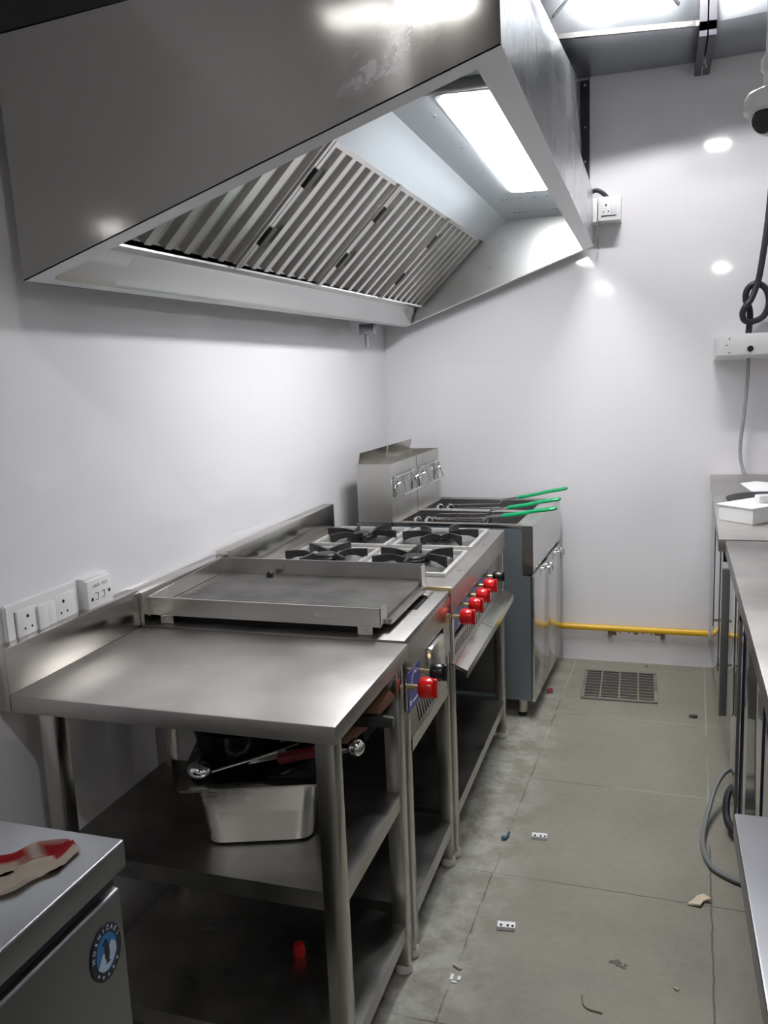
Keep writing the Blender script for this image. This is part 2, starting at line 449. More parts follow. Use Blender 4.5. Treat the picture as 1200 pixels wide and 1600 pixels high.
def text_mesh(body, size, mat, name, parent, place, extrude=0.0004):
    """letters as real raised geometry; place: list of 4x4 matrices, one per letter"""
    bm = bmesh.new()
    for ch, mx in zip(body, place):
        cu = bpy.data.curves.new('glyph', 'FONT'); cu.body = ch; cu.size = size
        cu.align_x = 'CENTER'; cu.align_y = 'CENTER'; cu.extrude = extrude
        ob = bpy.data.objects.new('glyph', cu); COL.objects.link(ob)
        dg = bpy.context.evaluated_depsgraph_get(); dg.update()
        me = bpy.data.meshes.new_from_object(ob.evaluated_get(dg))
        me.transform(mx); bm.from_mesh(me)
        bpy.data.objects.remove(ob); bpy.data.meshes.remove(me); bpy.data.curves.remove(cu)
    me = bpy.data.meshes.new(name); bm.to_mesh(me); bm.free()
    me.materials.append(MATS[mat])
    o = bpy.data.objects.new(name, me); COL.objects.link(o); o.parent = parent
    return o

# ================================================================== ROOM
YB = 4.216; XR = 2.75; YF = -1.95; ZC = 3.42
struct(MB().box(-0.15, XR+0.15, YF-0.15, YB+0.15, -0.12, 0.0).build('floor', 'stone_floor'))
struct(MB().box(-0.15, XR+0.15, YF-0.15, YB+0.15, ZC, ZC+0.12).build('ceiling', 'ceiling_paint'))
struct(MB().box(-0.15, 0.0, YF-0.15, YB+0.15, 0.0, ZC).build('wall_left', 'tile_left'))
struct(MB().box(0.0, XR, YB, YB+0.15, 0.0, ZC).build('wall_back', 'tile_back'))
struct(MB().box(XR, XR+0.15, YF-0.15, YB+0.15, 0.0, ZC).build('wall_right', 'side_paint'))
struct(MB().box(0.0, XR, YF-0.15, YF, 0.0, ZC).build('wall_front', 'rear_paint'))
struct(MB().box(0.0, XR, YF, YF+.012, 0.0, 1.45).build('bounce_dado', 'side_paint'))  # unseen pale dado, added to bounce light in under the work table

# ceiling panel lamps
def ceiling_lamp(x, y, sx, sy, mat, label):
    t = thing('ceiling_light', label, 'light', (x, y, ZC))
    m = MB(); a, b = sx/2, sy/2
    m.box(-a-.02, a+.02, -b-.02, -b, -.05, 0); m.box(-a-.02, a+.02, b, b+.02, -.05, 0)
    m.box(-a-.02, -a, -b, b, -.05, 0); m.box(a, a+.02, -b, b, -.05, 0)
    m.build('frame', 'white_plastic', t)
    MB().box(-a, a, -b, b, -.045, -.02).build('diffuser', mat, t)
    return t
t = thing('hanging_light', 'white batten light hanging just in front of the metal air duct', 'light', (1.34, 3.33, 3.05))
MB().box(-.24, .24, -.04, .04, .0, .04, .004).build('housing', 'white_plastic', t)
MB().box(-.23, .23, -.032, .032, -.022, -.0005, .008).build('diffuser', 'lamp_aisle', t)
for x in (-.18, .18): MB().cyl((x, 0, .04), (x, 0, ZC-3.05), .004, seg=8).build('drop_rod', 'chrome', t)
ceiling_lamp(1.83, -0.20, 0.17, 0.14, 'lamp_ceiling', 'square white ceiling light above the aisle behind the viewer')
ceiling_lamp(0.22, -1.74, 0.34, 0.22, 'lamp_rear', 'long white ceiling light near the left wall behind the viewer')
t = thing('wall_light', 'small bulkhead light on the wall behind the viewer', 'light', (2.0, YF, 2.45))
MB().box(-.10, .10, 0, .03, -.05, .05, .008).build('base', 'white_plastic', t)
MB().box(-.06, .06, .03, .05, -.020, .020, .008).build('diffuser', 'lamp_wall', t)

# ================================================================== EXHAUST HOOD
Y0, Y1 = 1.464, 4.112
hood = thing('exhaust_hood', 'large stainless steel kitchen exhaust hood with baffle filters and light', 'exhaust hood', (0.6, 2.8, 1.7))
HO = (0.6, 2.8, 1.7)
def ly(a, b, y):                        # interpolate a thing along the hood's length
    t = (y-Y0)/(Y1-Y0)
    return tuple(a[i]+(b[i]-a[i])*t for i in range(len(a)))
def xz(name, y):
    return ly(HP[name][0], HP[name][1], y)
HP = {                                  # (x,z) at the near end, at the far end
    'wall_low': ((.112, 1.703), (.146, 1.696)), 'front_low': ((1.090, 2.007), (1.053, 2.011)),
    'wall_top': ((.100, 2.165), (.130, 2.175)), 'front_top': ((1.086, 2.216), (1.049, 2.256)),
}
def P3(name, y, dx=0, dz=0):
    x, z = xz(name, y); return (x+dx, y, z+dz)
def end_panel(name, y, th):
    poly = [P3('wall_low', y), P3('front_low', y), P3('front_top', y), P3('wall_top', y)]
    return MB().prism(poly, (0, th, 0)).build(name, 'steel_end', hood, HO)
add_smear(MATS['steel_end'], .90, 2.030, .14, .07, -.7)
ep = end_panel('end_panel', Y0, .004)
end_panel('end_panel', Y1-.004, .004)
def along(name, a, b, th, mat, yy0=Y0, yy1=Y1):
    """plate between two profile lines, running along the hood; th = thickness offset (dx,dz)"""
    p = [P3(a, yy0), P3(b, yy0), P3(b, yy1), P3(a, yy1)]
    return MB().prism(p, (th[0], 0, th[1])).build(name, mat, hood, HO)
MB().prism([P3('wall_low', Y1-.006, .004, .004), P3('front_low', Y1-.006, -.005, .004), P3('front_top', Y1-.006, -.005, -.006), P3('wall_top', Y1-.006, .004, -.006)], (0, .0015, 0)).build('lit_sheet', 'steel_lit', hood, HO)  # added paler sheet, brightens the far end as the lamp's reflection would
along('front_panel', 'front_low', 'front_top', (-.004, 0), 'galvanised_hood', Y0+.004, Y1-.004)
along('back_panel', 'wall_low', 'wall_top', (.004, 0), 'steel_hood', Y0+.004, Y1-.004)
along('top_panel', 'wall_top', 'front_top', (0, -.004), 'steel_hood', Y0+.004, Y1-.004)
# rim flange round the opening (lies in the slanted plane of the opening)
def rim_pt(s, y, dz=0):
    a = Vector(P3('wall_low', y)); b = Vector(P3('front_low', y))
    p = a+(b-a)*s; p.z += dz; return tuple(p)
m = MB()
for (s0, s1, ya, yb) in ((0, 1, Y0, Y0+.05), (0, 1, Y1-.03, Y1), (.95, 1, Y0+.05, Y1-.03), (0, .04, Y0+.05, Y1-.03)):
    m.hexa([rim_pt(s0, ya), rim_pt(s1, ya), rim_pt(s1, yb), rim_pt(s0, yb), rim_pt(s0, ya, .003), rim_pt(s1, ya, .003), rim_pt(s1, yb, .003), rim_pt(s0, yb, .003)])
m.build('rim_flange', 'rim_metal', hood, HO)
# grease trough under the filters
m = MB()
def yz_plate(m, pa0, pb0, pa1, pb1, y0, y1, th):
    """quad from (x,z) pa->pb at y0 and at y1, thickened by th"""
    p = [(pa0[0], y0, pa0[1]), (pb0[0], y0, pb0[1]), (pb1[0], y1, pb1[1]), (pa1[0], y1, pa1[1])]
    m.prism(p, th)
yz_plate(m, (.150, 1.712), (.212, 1.778), (.180, 1.706), (.205, 1.784), Y0+.05, Y1-.03, (0, 0, -.004))
m.build('grease_trough', 'steel_inner', hood, HO)
MB().hexa([(.207, Y0+.05, 1.775), (.245, Y0+.05, 1.780), (.245, Y1-.03, 1.788), (.200, Y1-.03, 1.783), (.207, Y0+.05, 1.780), (.245, Y0+.05, 1.785), (.245, Y1-.03, 1.793), (.200, Y1-.03, 1.788)]).build('trough_lip', 'steel_bright', hood, HO)
# light baffle and inner ceiling
m = MB(); yz_plate(m, (.552, 2.078), (.668, 2.168), (.546, 2.073), (.654, 2.159), Y0+.05, Y1-.005, (0, 0, .004))
m.build('baffle_plate', 'galvanised_matte', hood, HO)
m = MB(); yz_plate(m, (.668, 2.168), (1.07, 2.168), (.654, 2.159), (1.03, 2.159), Y0+.01, Y1-.005, (0, 0, .003))
m.build('inner_ceiling', 'galvanised_matte', hood, HO)
m = MB()
for xa, xb in ((.742, .746),):
    m.hexa([(xa+.01, 2.22, 2.1665), (xb+.01, 2.22, 2.1665), (xb-.012, 3.5, 2.1665), (xa-.012, 3.5, 2.1665), (xa+.01, 2.22, 2.168), (xb+.01, 2.22, 2.168), (xb-.012, 3.5, 2.168), (xa-.012, 3.5, 2.168)])
m.build('ceiling_seam', 'galvanised', hood, HO)
for y in (2.36, 2.72, 3.08): MB().ball((.756-.012*(y-2.3), y, 2.165), .006, 1, 1, .6, 10).build('screw', 'chrome', hood, HO)
for r, y in enumerate((3.60, 3.92)):      # maker's printed dashes on the galvanised sheet
    m = MB()
    for k in range(14):
        x = .72+.018*k+.004*random.random()
        if k in (5, 6): continue
        if k == 7:
            m.build('stamped_mark', 'print_grey', hood, HO); m = MB()
        m.box(x, x+.007+.006*random.random(), y, y+.008, 2.1575, 2.1605)
    m.build('stamped_mark', 'print_grey', hood, HO)
# lamp
def rrect(pts, rad, n=5):
    out = []; k = len(pts)
    for i in range(k):
        a, b, c = Vector(pts[i-1]), Vector(pts[i]), Vector(pts[(i+1) % k])
        u = (a-b).normalized()*rad; v = (c-b).normalized()*rad
        for j in range(n+1):
            t = j/n
            out.append(tuple((b+u)*(1-t)**2+b*2*t*(1-t)+(b+v)*t*t))
    return out
LP = [(.812, 2.20, 2.156), (.954, 2.22, 2.156), (.930, 3.47, 2.156), (.788, 3.455, 2.156)]
lamp = MB().prism(rrect(LP, .03), (0, 0, .008)).build('light_diffuser', 'lamp_hood', hood, HO)
lamp['label'] = 'bright white rounded light panel'
LF = [(.795, 2.18, 2.163), (.972, 2.20, 2.163), (.948, 3.49, 2.163), (.770, 3.475, 2.163)]
MB().prism(rrect(LF, .035), (0, 0, .005)).build('light_frame', 'galvanised_matte', hood, HO)
MB().box(.72, .97, 2.085, 2.11, 2.142, 2.167, .003).build('cross_bar', 'steel_dark', hood, HO)
# baffle filters
def make_filter(ya, yb):
    fw = yb-ya
    # filter frame in its own plane: a = along hood (y), b = up the slope
    lo0 = Vector((.248-.008*(ya-2.1), 0, 1.787)); hi0 = Vector((.550-.005*(ya-2.1), 0, 2.080))
    up = (hi0-lo0); H = up.length; up.normalize()
    nrm = Vector((up.z, 0, -up.x))            # towards the cook
    def q(a, b, d): return tuple(Vector((0, ya+a, 0))+lo0+up*b+nrm*d)
    def slab(m, a0, a1, b0, b1, d0, d1):
        m.hexa([q(a0, b0, d0), q(a1, b0, d0), q(a1, b1, d0), q(a0, b1, d0), q(a0, b0, d1), q(a1, b0, d1), q(a1, b1, d1), q(a0, b1, d1)])
    m = MB()
    slab(m, .002, .016, 0, H, -.03, .006); slab(m, fw-.016, fw-.002, 0, H, -.03, .006)
    slab(m, .016, fw-.016, H-.016, H, -.03, -.001); slab(m, .016, fw-.016, 0, .012, -.034, -.022)
    root = m.build('grease_filter', 'steel_bright', hood, HO)
    n = 7; pitch = (fw-.032)/n
    m = MB()
    for k in range(n):                          # folded back channels
        a0 = .016+k*pitch
        slab(m, a0+.002, a0+pitch-.002, .004, H-.004, -.013, -.010)
    m.build('back_baffle', 'steel_baffle', root)
    m = MB()
    for k in range(n+1):                        # front channels
        a0 = .016+k*pitch-.010
        w0, w1 = a0-.004, a0+.024
        if k == 0: w0 = .017
        if k == n: w1 = fw-.017
        slab(m, w0, w1, .006, H-.016, -.001, .001)
        if k < n: slab(m, w1-.0015, w1, .006, H-.016, -.010, -.001)
        if k > 0: slab(m, w0, w0+.0015, .006, H-.016, -.010, -.001)
    m.build('front_baffle', 'steel_bright', root)
    for b0 in (.085, H-.145):
        m = MB(); slab(m, .000, .040, b0, b0+.060, .006, .009)
        slab(m, .000, .004, b0, b0+.060, .009, .016)
        m.build('handle', 'handle_dark', root)
    for o in bpy.data.objects:
        if o.parent is root:
            for v in o.data.vertices: v.co -= Vector(HO)
    return root
FY = [1.510, 2.135, 2.735, 3.430, 4.060]
for a, b in zip(FY, FY[1:]): make_filter(a+.003, b-.003)
# plenum box on top of the hood
MB().hexa([(.25, 2.05, 2.17), (1.045, 2.05, 2.215), (1.006, 4.11, 2.250), (.25, 4.11, 2.19), (.25, 2.05, 2.42), (1.028, 2.05, 2.40), (.990, 4.11, 2.726), (.25, 4.11, 2.726)], .004).build('plenum', 'galvanised_hood', hood, HO)
m = MB()
m.hexa([(1.044, 2.06, 2.222), (1.066, 2.06, 2.222), (1.048, 4.11, 2.252), (1.004, 4.11, 2.252), (1.044, 2.06, 2.228), (1.066, 2.06, 2.226), (1.048, 4.11, 2.258), (1.004, 4.11, 2.258)])
m.build('seam_strip', 'galvanised', hood, HO)
MB().hexa([(.01, 1.475, 2.17), (1.05, 1.475, 2.215), (1.05, 2.045, 2.215), (.01, 2.045, 2.17), (.01, 1.475, 2.62), (1.03, 1.475, 2.62), (1.03, 2.045, 2.62), (.01, 2.045, 2.62)], .004).build('void_block', 'dark_sheet', hood, HO)  # added black box, stands in for the unlit void above the hood
# oil drain clips below the wall side of the hood
m = MB()
m.box(.06, .13, 3.66, 3.70, 1.655, 1.70, .003); m.box(.075, .085, 3.70, 3.78, 1.66, 1.672); m.cyl((.09, 3.68, 1.60), (.09, 3.68, 1.66), .010)
m.build('drain_spout', 'galvanised', hood, HO)

# ================================================================== AIR DUCT
D0 = (1.5, 3.9, 2.76)
duct = thing('air_duct', 'galvanised rectangular air duct along the top of the back wall', 'duct', D0)
m = MB(); m.hexa([(.55, 3.60, 2.76), (1.49, 3.755, 2.76), (1.49, 4.20, 2.76), (.55, 4.20, 2.76), (.55, 3.60, 3.22), (1.49, 3.755, 3.22), (1.49, 4.20, 3.22), (.55, 4.20, 3.22)], .003)
m.hexa([(1.51, 3.757, 2.76), (2.70, 3.70, 2.80), (2.70, 4.20, 2.80), (1.51, 4.20, 2.76), (1.51, 3.757, 3.22), (2.70, 3.70, 3.22), (2.70, 4.20, 3.22), (1.51, 4.20, 3.22)], .003)
m.build('duct_body', 'galvanised', duct, D0)
m = MB()
m.hexa([(.55, 3.594, 2.756), (1.485, 3.749, 2.756), (1.485, 3.765, 2.756), (.55, 3.610, 2.756), (.55, 3.594, 2.775), (1.485, 3.749, 2.775), (1.485, 3.752, 2.775), (.55, 3.597, 2.775)])
m.build('edge_highlight', 'steel_bright', duct, D0)  # pale strip draws the highlight along the duct's lower edge
m = MB()                                   # diagonal stiffening creases
m.tube([(.93, 3.652, 2.84), (1.18, 3.697, 3.10)], .005, 6); m.tube([(1.40, 3.735, 2.84), (1.18, 3.697, 3.10)], .005, 6)
m.build('stiffening_crease', 'galvanised', duct, D0)
for x0 in (1.474, 1.508):
    m = MB()
    m.box(x0, x0+.028, 3.715, 3.757, 2.725, 3.25); m.box(x0, x0+.028, 3.715, 4.205, 2.705, 2.757)
    f = m.build('joint_flange', 'dark_paint', duct, D0); f['label'] = 'dark angle iron flange across the duct'
for z in (2.86, 3.02):
    for x in (1.488, 1.522): MB().cyl((x, 3.716, z), (x, 3.706, z), .008).build('bolt', 'chrome', duct, D0)
m = MB()
m.cyl((1.505, 3.95, 2.66), (1.505, 3.95, 2.705), .005); m.cyl((1.505, 3.95, 2.66), (1.505, 3.95, 2.668), .010, seg=6)
m.build('hanger_bolt', 'chrome', duct, D0)

# wall angle post behind the hood
B0 = (1.008, 4.19, 2.25)
t = thing('wall_bracket', 'dark painted angle iron post on the back wall behind the hood', 'bracket', B0)
m = MB(); m.box(.985, 1.029, 4.208, 4.214, 2.20, 2.752); m.box(1.023, 1.029, 4.187, 4.208, 2.20, 2.752)
m.build('post', 'dark_paint', t, B0)
for z in (2.73, 2.55, 2.40): MB().cyl((1.008, 4.207, z), (1.008, 4.200, z), .007, seg=6).build('bolt', 'chrome', t, B0)

# ================================================================== WORK TABLE
def leg_box(x0, x1, y0, y1, z0, z1): return MB().box(x0, x1, y0, y1, z0, z1, .002)
def foot(parent, off, x, y, mat='foot_plastic'):
    MB().lathe([(.017, .0), (.023, .004), (.023, .016), (.019, .028)], (x, y, 0)).build('foot', mat, parent, off)
def tray(m, x0, x1, y0, y1, zt, rim):
    """folded sheet shelf: flat top with turned down rims"""
    m.box(x0, x1, y0, y1, zt-.003, zt, 0)
    m.box(x0, x1, y0, y0+.003, zt-rim, zt-.003); m.box(x0, x1, y1-.003, y1, zt-rim, zt-.003)
    m.box(x0, x0+.003, y0+.003, y1-.003, zt-rim, zt-.003); m.box(x1-.003, x1, y0+.003, y1-.003, zt-rim, zt-.003)
TO = (.40, 1.60, 0)
tbl = thing('work_table', 'stainless steel work table with two lower shelves, nearest on the left wall', 'table', TO)
m = MB(); m.box(.040, .7775, 1.370, 1.8585, .812, .850, .003)
m.build('tabletop', 'steel_top', tbl, TO)
m = MB(); m.box(.006, .040, 1.370, 1.8585, .812, .951, .002)
m.build('backsplash', 'steel', tbl, TO)
for x0 in (.095, .727):
    for y0 in (1.386, 1.800):
        l = leg_box(x0, x0+.040, y0, y0+.040, .026, .812).build('leg', 'steel', tbl, TO)
        foot(l, TO, x0+.02, y0+.02)
for zt in (.493, .142):
    m = MB(); tray(m, .099, .763, 1.390, 1.836, zt, .040)
    m.build('shelf', 'steel_shelf', tbl, TO)

# ================================================================== GRIDDLE
GO = (.40, 2.09, 0)
gr = thing('griddle_unit', 'gas griddle stand with ribbed hot plate and one red knob', 'griddle', GO)
m = MB(); m.box(.05, .768, 1.8605, 2.3215, .835, .855, .002)
m.build('top_plate', 'steel_worn', gr, GO)
m = MB(); m.box(.006, .05, 1.8605, 2.318, .80, .943, .002)
m.build('backsplash', 'steel', gr, GO)
for x0 in (.050, .728):
    for y0 in (1.862, 2.280):
        l = leg_box(x0, x0+.038, y0, y0+.038, .026, .83).build('leg', 'steel', gr, GO)
        foot(l, GO, x0+.02, y0+.02)
m = MB(); tray(m, .054, .764, 1.866, 2.314, .150, .045)
m.build('shelf', 'steel_shelf', gr, GO)
# front panel with a window for the spill box
FX = .768
m = MB()
m.box(FX-.006, FX, 1.8605, 2.05, .675, .836); m.box(FX-.006, FX, 2.05, 2.3215, .770, .836); m.box(FX-.006, FX, 2.245, 2.3215, .675, .770)
m.box(FX-.006, FX, 1.9, 2.28, .555, .585)
m.box(FX-.002, FX+.003, 1.8605, 2.3215, .800, .840)
m.build('front_panel', 'steel', gr, GO)
MB().box(FX-.14, FX-.130, 1.90, 2.28, .56, .83).build('burner_box', 'dark_void', gr, GO)
m = MB(); m.hexa([(FX-.03, 1.905, .585), (FX-.001, 1.905, .585), (FX-.001, 2.275, .585), (FX-.03, 2.275, .585), (FX-.03, 1.905, .672), (FX-.024, 1.905, .676), (FX-.024, 2.275, .676), (FX-.03, 2.275, .672)])
m.build('louver_panel', 'steel_bright', gr, GO)
m = MB()
for k in range(9):
    y = 1.985+k*.022
    m.hexa([(FX-.006, y, .60), (FX-.0035, y, .60), (FX-.0035, y+.005, .60), (FX-.006, y+.005, .60), (FX-.018, y+.008, .640), (FX-.0145, y+.008, .640), (FX-.0145, y+.013, .640), (FX-.018, y+.013, .640)])
m.build('louver_slots', 'dark_void', gr, GO)
m = MB(); m.box(FX-.10, FX+.012, 2.075, 2.215, .655, .765, .008)
m.build('spill_box', 'steel_bright', gr, GO)
MB().box(FX, FX+.0015, 1.875, 1.985, .665, .765).build('label_plate', 'blue_label', gr, GO)
m = MB()
for k in range(14):
    a = math.pi*(.25+1.2*k/13); 
    m.box(FX+.0015, FX+.0022, 1.93+.022*math.cos(a)-.002, 1.93+.022*math.cos(a)+.002, .735+.018*math.sin(a)-.002, .735+.018*math.sin(a)+.002)
m.build('dial_print', 'white_mark', gr, GO)
MB().box(FX+.0015, FX+.0022, 1.885, 1.90, .680, .690).build('label_line', 'white_mark', gr, GO); MB().box(FX+.0015, FX+.0022, 1.91, 1.955, .680, .684).build('label_line', 'white_mark', gr, GO)
def knob(parent, off, x, y, z, mat, r=.024, d=.034, stem=.03):
    k = MB().lathe([(r*.72, 0), (r*.95, .004), (r, d*.35), (r*.92, d*.8), (r*.80, d), (r*.3, d+.001)], (x+stem, y, z), (1, 0, 0), 14).build('knob', mat, parent, off, 50)
    m = MB(); m.box(x+stem+d-.006, x+stem+d+.008, y-.006, y+.006, z-r*.9, z+r*.9, .003); m.build('grip', mat, k, off)
    m = MB(); m.cyl((x, y, z), (x+stem+.002, y, z), .006, seg=10); m.build('stem', 'brass', k, off)
    return k
knob(gr, GO, FX, 1.845+.03, .735, 'red_plastic', .027, .036)
knob(gr, GO, FX, 1.985, .735, 'black_plastic', .024, .034)
# tray and hot plate
pl = MB(); pl.box(.056, .700, 1.884, 2.296, .880, .892); pl.build('hot_plate', 'griddle_plate', gr, GO)
m = MB()
m.box(.050, .704, 1.880, 1.884, .878, .926); m.box(.050, .706, 2.296, 2.300, .873, .940); 
m.hexa([(.050, 1.884, .873), (.054, 1.884, .873), (.054, 2.296, .873), (.050, 2.296, .873), (.050, 1.884, .926), (.054, 1.884, .926), (.054, 2.296, .940), (.050, 2.296, .940)])
m.box(.702, .706, 1.880, 1.925, .885, .926); m.box(.702, .706, 2.255, 2.300, .876, .940)
m.build('splash_guard', 'steel_bright', gr, GO)
m = MB(); m.box(.698, .716, 1.925, 2.255, .874, .886)
m.hexa([(.716, 1.925, .874), (.718, 1.925, .874), (.718, 2.255, .874), (.716, 2.255, .874), (.716, 1.925, .888), (.718, 1.925, .888), (.718, 2.255, .888), (.716, 2.255, .888)])
m.build('drip_edge', 'steel', gr, GO)
m = MB(); m.lathe([(.011, 0), (.011, .012), (.007, .017), (.002, .017)], (.228, 2.262, .892), seg=14)
m.build('plug', 'black_plastic', gr, GO)
for x0 in (.090, .645):
    for y0 in (1.876, 2.27):
        m = MB(); m.box(x0, x0+.038, y0, y0+.004, .856, .880); m.box(x0, x0+.038, y0, y0+.03, .855, .858); m.cyl((x0+.019, y0, .868), (x0+.019, y0-.004, .868), .004, seg=8)
        m.build('plate_foot', 'steel_bright', gr, GO)
MB().box(.135, .635, 1.905, 2.275, .8555, .872).build('under_shade', 'dark_void', gr, GO)  # solid black box puts in the shade of the hollow under the plate
m = MB(); m.box(.700, .728, 2.12, 2.30, .8552, .8558); m.build('grease_slot', 'dark_void', gr, GO)
m = MB(); m.box(.690, .728, 2.235, 2.290, .8558, .866, .002); m.build('grease_chute', 'steel_bright', gr, GO)

# ================================================================== FOUR BURNER RANGE
RO = (.40, 2.79, 0)
rg = thing('gas_range', 'four burner gas range with red knobs and drip tray', 'range', RO)
RY0, RY1 = 2.327, 3.245
m = MB(); m.box(.05, .773, RY0, RY1, .845, .857)
m.box(.768, .773, RY0, RY1, .785, .845); m.box(.05, .768, RY0, RY0+.003, .79, .845)
m.build('top_plate', 'steel_top', rg, RO)
m = MB(); m.box(.012, .060, RY0, RY1, .83, .953, .002); m.build('backsplash', 'steel', rg, RO)
g1 = MB(); g1.box(.655, .774, RY0-.004, RY0+.004, .846, .866, .003); g1.build('trim_strip', 'brass', rg, RO)
for x0 in (.050, .733):
    for y0 in (RY0+.002, 3.203):
        l = leg_box(x0, x0+.038, y0, y0+.038, .026, .845).build('leg', 'steel', rg, RO)
        foot(l, RO, x0+.02, y0+.02)
m = MB(); tray(m, .054, .769, RY0+.004, 3.239, .165, .040); m.build('shelf', 'steel_shelf', rg, RO)
m = MB(); m.box(.055, .060, RY0+.04, 3.20, .18, .84); m.box(.055, .74, 3.232, 3.238, .18, .84)
m.build('inner_panel', 'steel_dark', rg, RO)
m = MB(); m.box(.752, .757, RY0+.005, 3.235, .690, .845); m.build('control_panel', 'steel_bright', rg, RO)
m = MB(); m.box(.757, .7585, RY0+.02, 2.98, .700, .782); m.build('label_strip', 'blue_label', rg, RO)
for k, y in enumerate((2.369, 2.494, 2.608, 2.733)):
    m = MB()
    for j in range(12):
        a = math.pi*(.2+1.2*j/11)
        m.box(.7585, .7592, y+.024*math.cos(a)-.002, y+.024*math.cos(a)+.002, .758+.018*math.sin(a)-.002, .758+.018*math.sin(a)+.002)
    m.build('dial_print', 'white_mark', rg, RO)
    MB().box(.7585, .7592, y-.02, y+.02, .706, .710).build('label_line', 'white_mark', rg, RO)
for y in (2.369, 2.494, 2.608, 2.733): knob(rg, RO, .757, y, .766, 'red_plastic', .025, .036, .034)
knob(rg, RO, .757, 2.893, .758, 'black_plastic', .019, .034, .034)
m = MB(); m.box(.762, .768, RY0+.01, 3.23, .632, .690); m.build('vent_strip', 'steel', rg, RO)
m = MB()
for k in range(30):
    y = RY0+.03+k*.028
    m.hexa([(.768, y, .640), (.7685, y, .640), (.7685, y+.007, .640), (.768, y+.007, .640), (.768, y+.010, .676), (.7685, y+.010, .676), (.7685, y+.017, .676), (.768, y+.017, .676)])
m.build('vent_slots', 'dark_void', rg, RO)
m = MB()                                   # folded drip tray front
for ya, yb in ((RY0, 2.742), (2.745, 3.18)):
    m.hexa([(.60, ya, .622), (.778, ya, .629), (.778, yb, .629), (.60, yb, .622), (.60, ya, .625), (.778, ya, .632), (.778, yb, .632), (.60, yb, .625)])
    m.prism([(.778, ya, .632), (.816, ya, .614), (.816, ya, .590), (.808, ya, .590), (.808, ya, .606), (.778, ya, .620)], (0, yb-ya, 0))
m.build('drip_tray', 'steel', rg, RO)
# burner wells with raised frames
WX = ((.115, .405), (.425, .722)); WY = ((2.47, 2.805), (2.86, 3.195))
m = MB()
for xa, xb in WX:
    for ya, yb in WY:
        for b in ((xa, xb, ya, ya+.013), (xa, xb, yb-.013, yb), (xa, xa+.013, ya+.013, yb-.013), (xb-.013, xb, ya+.013, yb-.013)):
            m.box(b[0], b[1], b[2], b[3], .857, .870, .001)
m.build('well_frame', 'steel_frame', rg, RO)
m = MB()
for xa, xb in WX:
    for ya, yb in WY: m.box(xa+.01, xb-.01, ya+.01, yb-.01, .8571, .8585)
m.build('spill_pan', 'steel_shelf', rg, RO)
def make_trivet():
    t = MB(); t.tube([(.046*math.cos(a), .046*math.sin(a), .012) for a in [2*math.pi*k/20 for k in range(20)]], .006, 6, True)
    for k in range(6):
        a = 2*math.pi*k/6+.26
        sg = 1 if k % 2 else -1
        pts = [(r*math.cos(a+sg*o), r*math.sin(a+sg*o)) for r, o in ((.046, .46), (.056, .20), (.074, .05), (.105, 0), (.142, 0))]
        hz = [.026, .032, .037, .038, .036]; lo = [.006, .010, .016, .014, 0.0]; w = .0048
        L_, R_ = [], []
        for i, p in enumerate(pts):
            q = pts[min(i+1, 4)]; o = pts[max(i-1, 0)]
            d = Vector((q[0]-o[0], q[1]-o[1])).normalized(); n = Vector((-d.y, d.x))*w
            L_.append((p[0]+n.x, p[1]+n.y)); R_.append((p[0]-n.x, p[1]-n.y))
        for i in range(4):
            t.hexa([(*L_[i], lo[i]), (*R_[i], lo[i]), (*R_[i+1], lo[i+1]), (*L_[i+1], lo[i+1]), (*L_[i], hz[i]), (*R_[i], hz[i]), (*R_[i+1], hz[i+1]), (*L_[i+1], hz[i+1])])
    return t
BC = [(.262, 2.640), (.570, 2.645), (.264, 3.005), (.572, 3.017)]
for i, (bx, by) in enumerate(BC):
    bn = MB().lathe([(.060, 0), (.060, .008), (.036, .010), (.036, .022), (.030, .027), (.004, .028)], (bx, by, .858)).build('burner', 'cast_iron', rg, RO)
    tv = make_trivet(); tv.rotate(.35*i).move((bx, by, .8595)); tv.build('trivet', 'cast_iron', bn, RO)
m = MB()
for y in (2.56, 2.96): m.box(.738, .752, y, y+.012, .857, .8585)
m.build('rivet_tab', 'steel_bright', rg, RO)

# ================================================================== DOUBLE FRYER (own rotated frame)
fr = thing('deep_fryer', 'two tank stainless steel deep fryer in the corner beyond the range', 'fryer', (.861, 3.413, 0), -.049)
FD, FL = .768, .702
m = MB(); m.box(-FD, -.045, 0, .004, .085, .830); m.box(-.045, -.012, 0, .004, .085, .63)
m.box(-FD, -.012, FL-.004, FL, .085, .838); m.box(-FD, -FD+.004, .004, FL-.004, .085, .838); m.box(-FD+.004, -.012, .004, FL-.004, .085, .09)
o = m.build('side_panel', 'steel_side', fr); o['label'] = 'plain grey side panels'
TK = ((.045, .325), (.385, .665)); TX0, TX1 = -.585, -.075
m = MB(); zt = .840
m.box(-FD, TX0, 0, FL, zt-.004, zt); m.box(TX1, -.004, 0, FL, zt-.004, zt)
m.box(TX0, TX1, 0, TK[0][0], zt-.004, zt); m.box(TX0, TX1, TK[0][1], TK[1][0], zt-.004, zt); m.box(TX0, TX1, TK[1][1], FL, zt-.004, zt)
m.box(-.605, -.045, -.002, .014, zt-.007, zt+.006, .002); m.box(-FD, -.605, -.001, .003, zt-.018, zt); m.box(-.6, -.004, FL-.008, FL-.002, zt, zt+.004)
m.build('top_frame', 'steel_bright', fr)
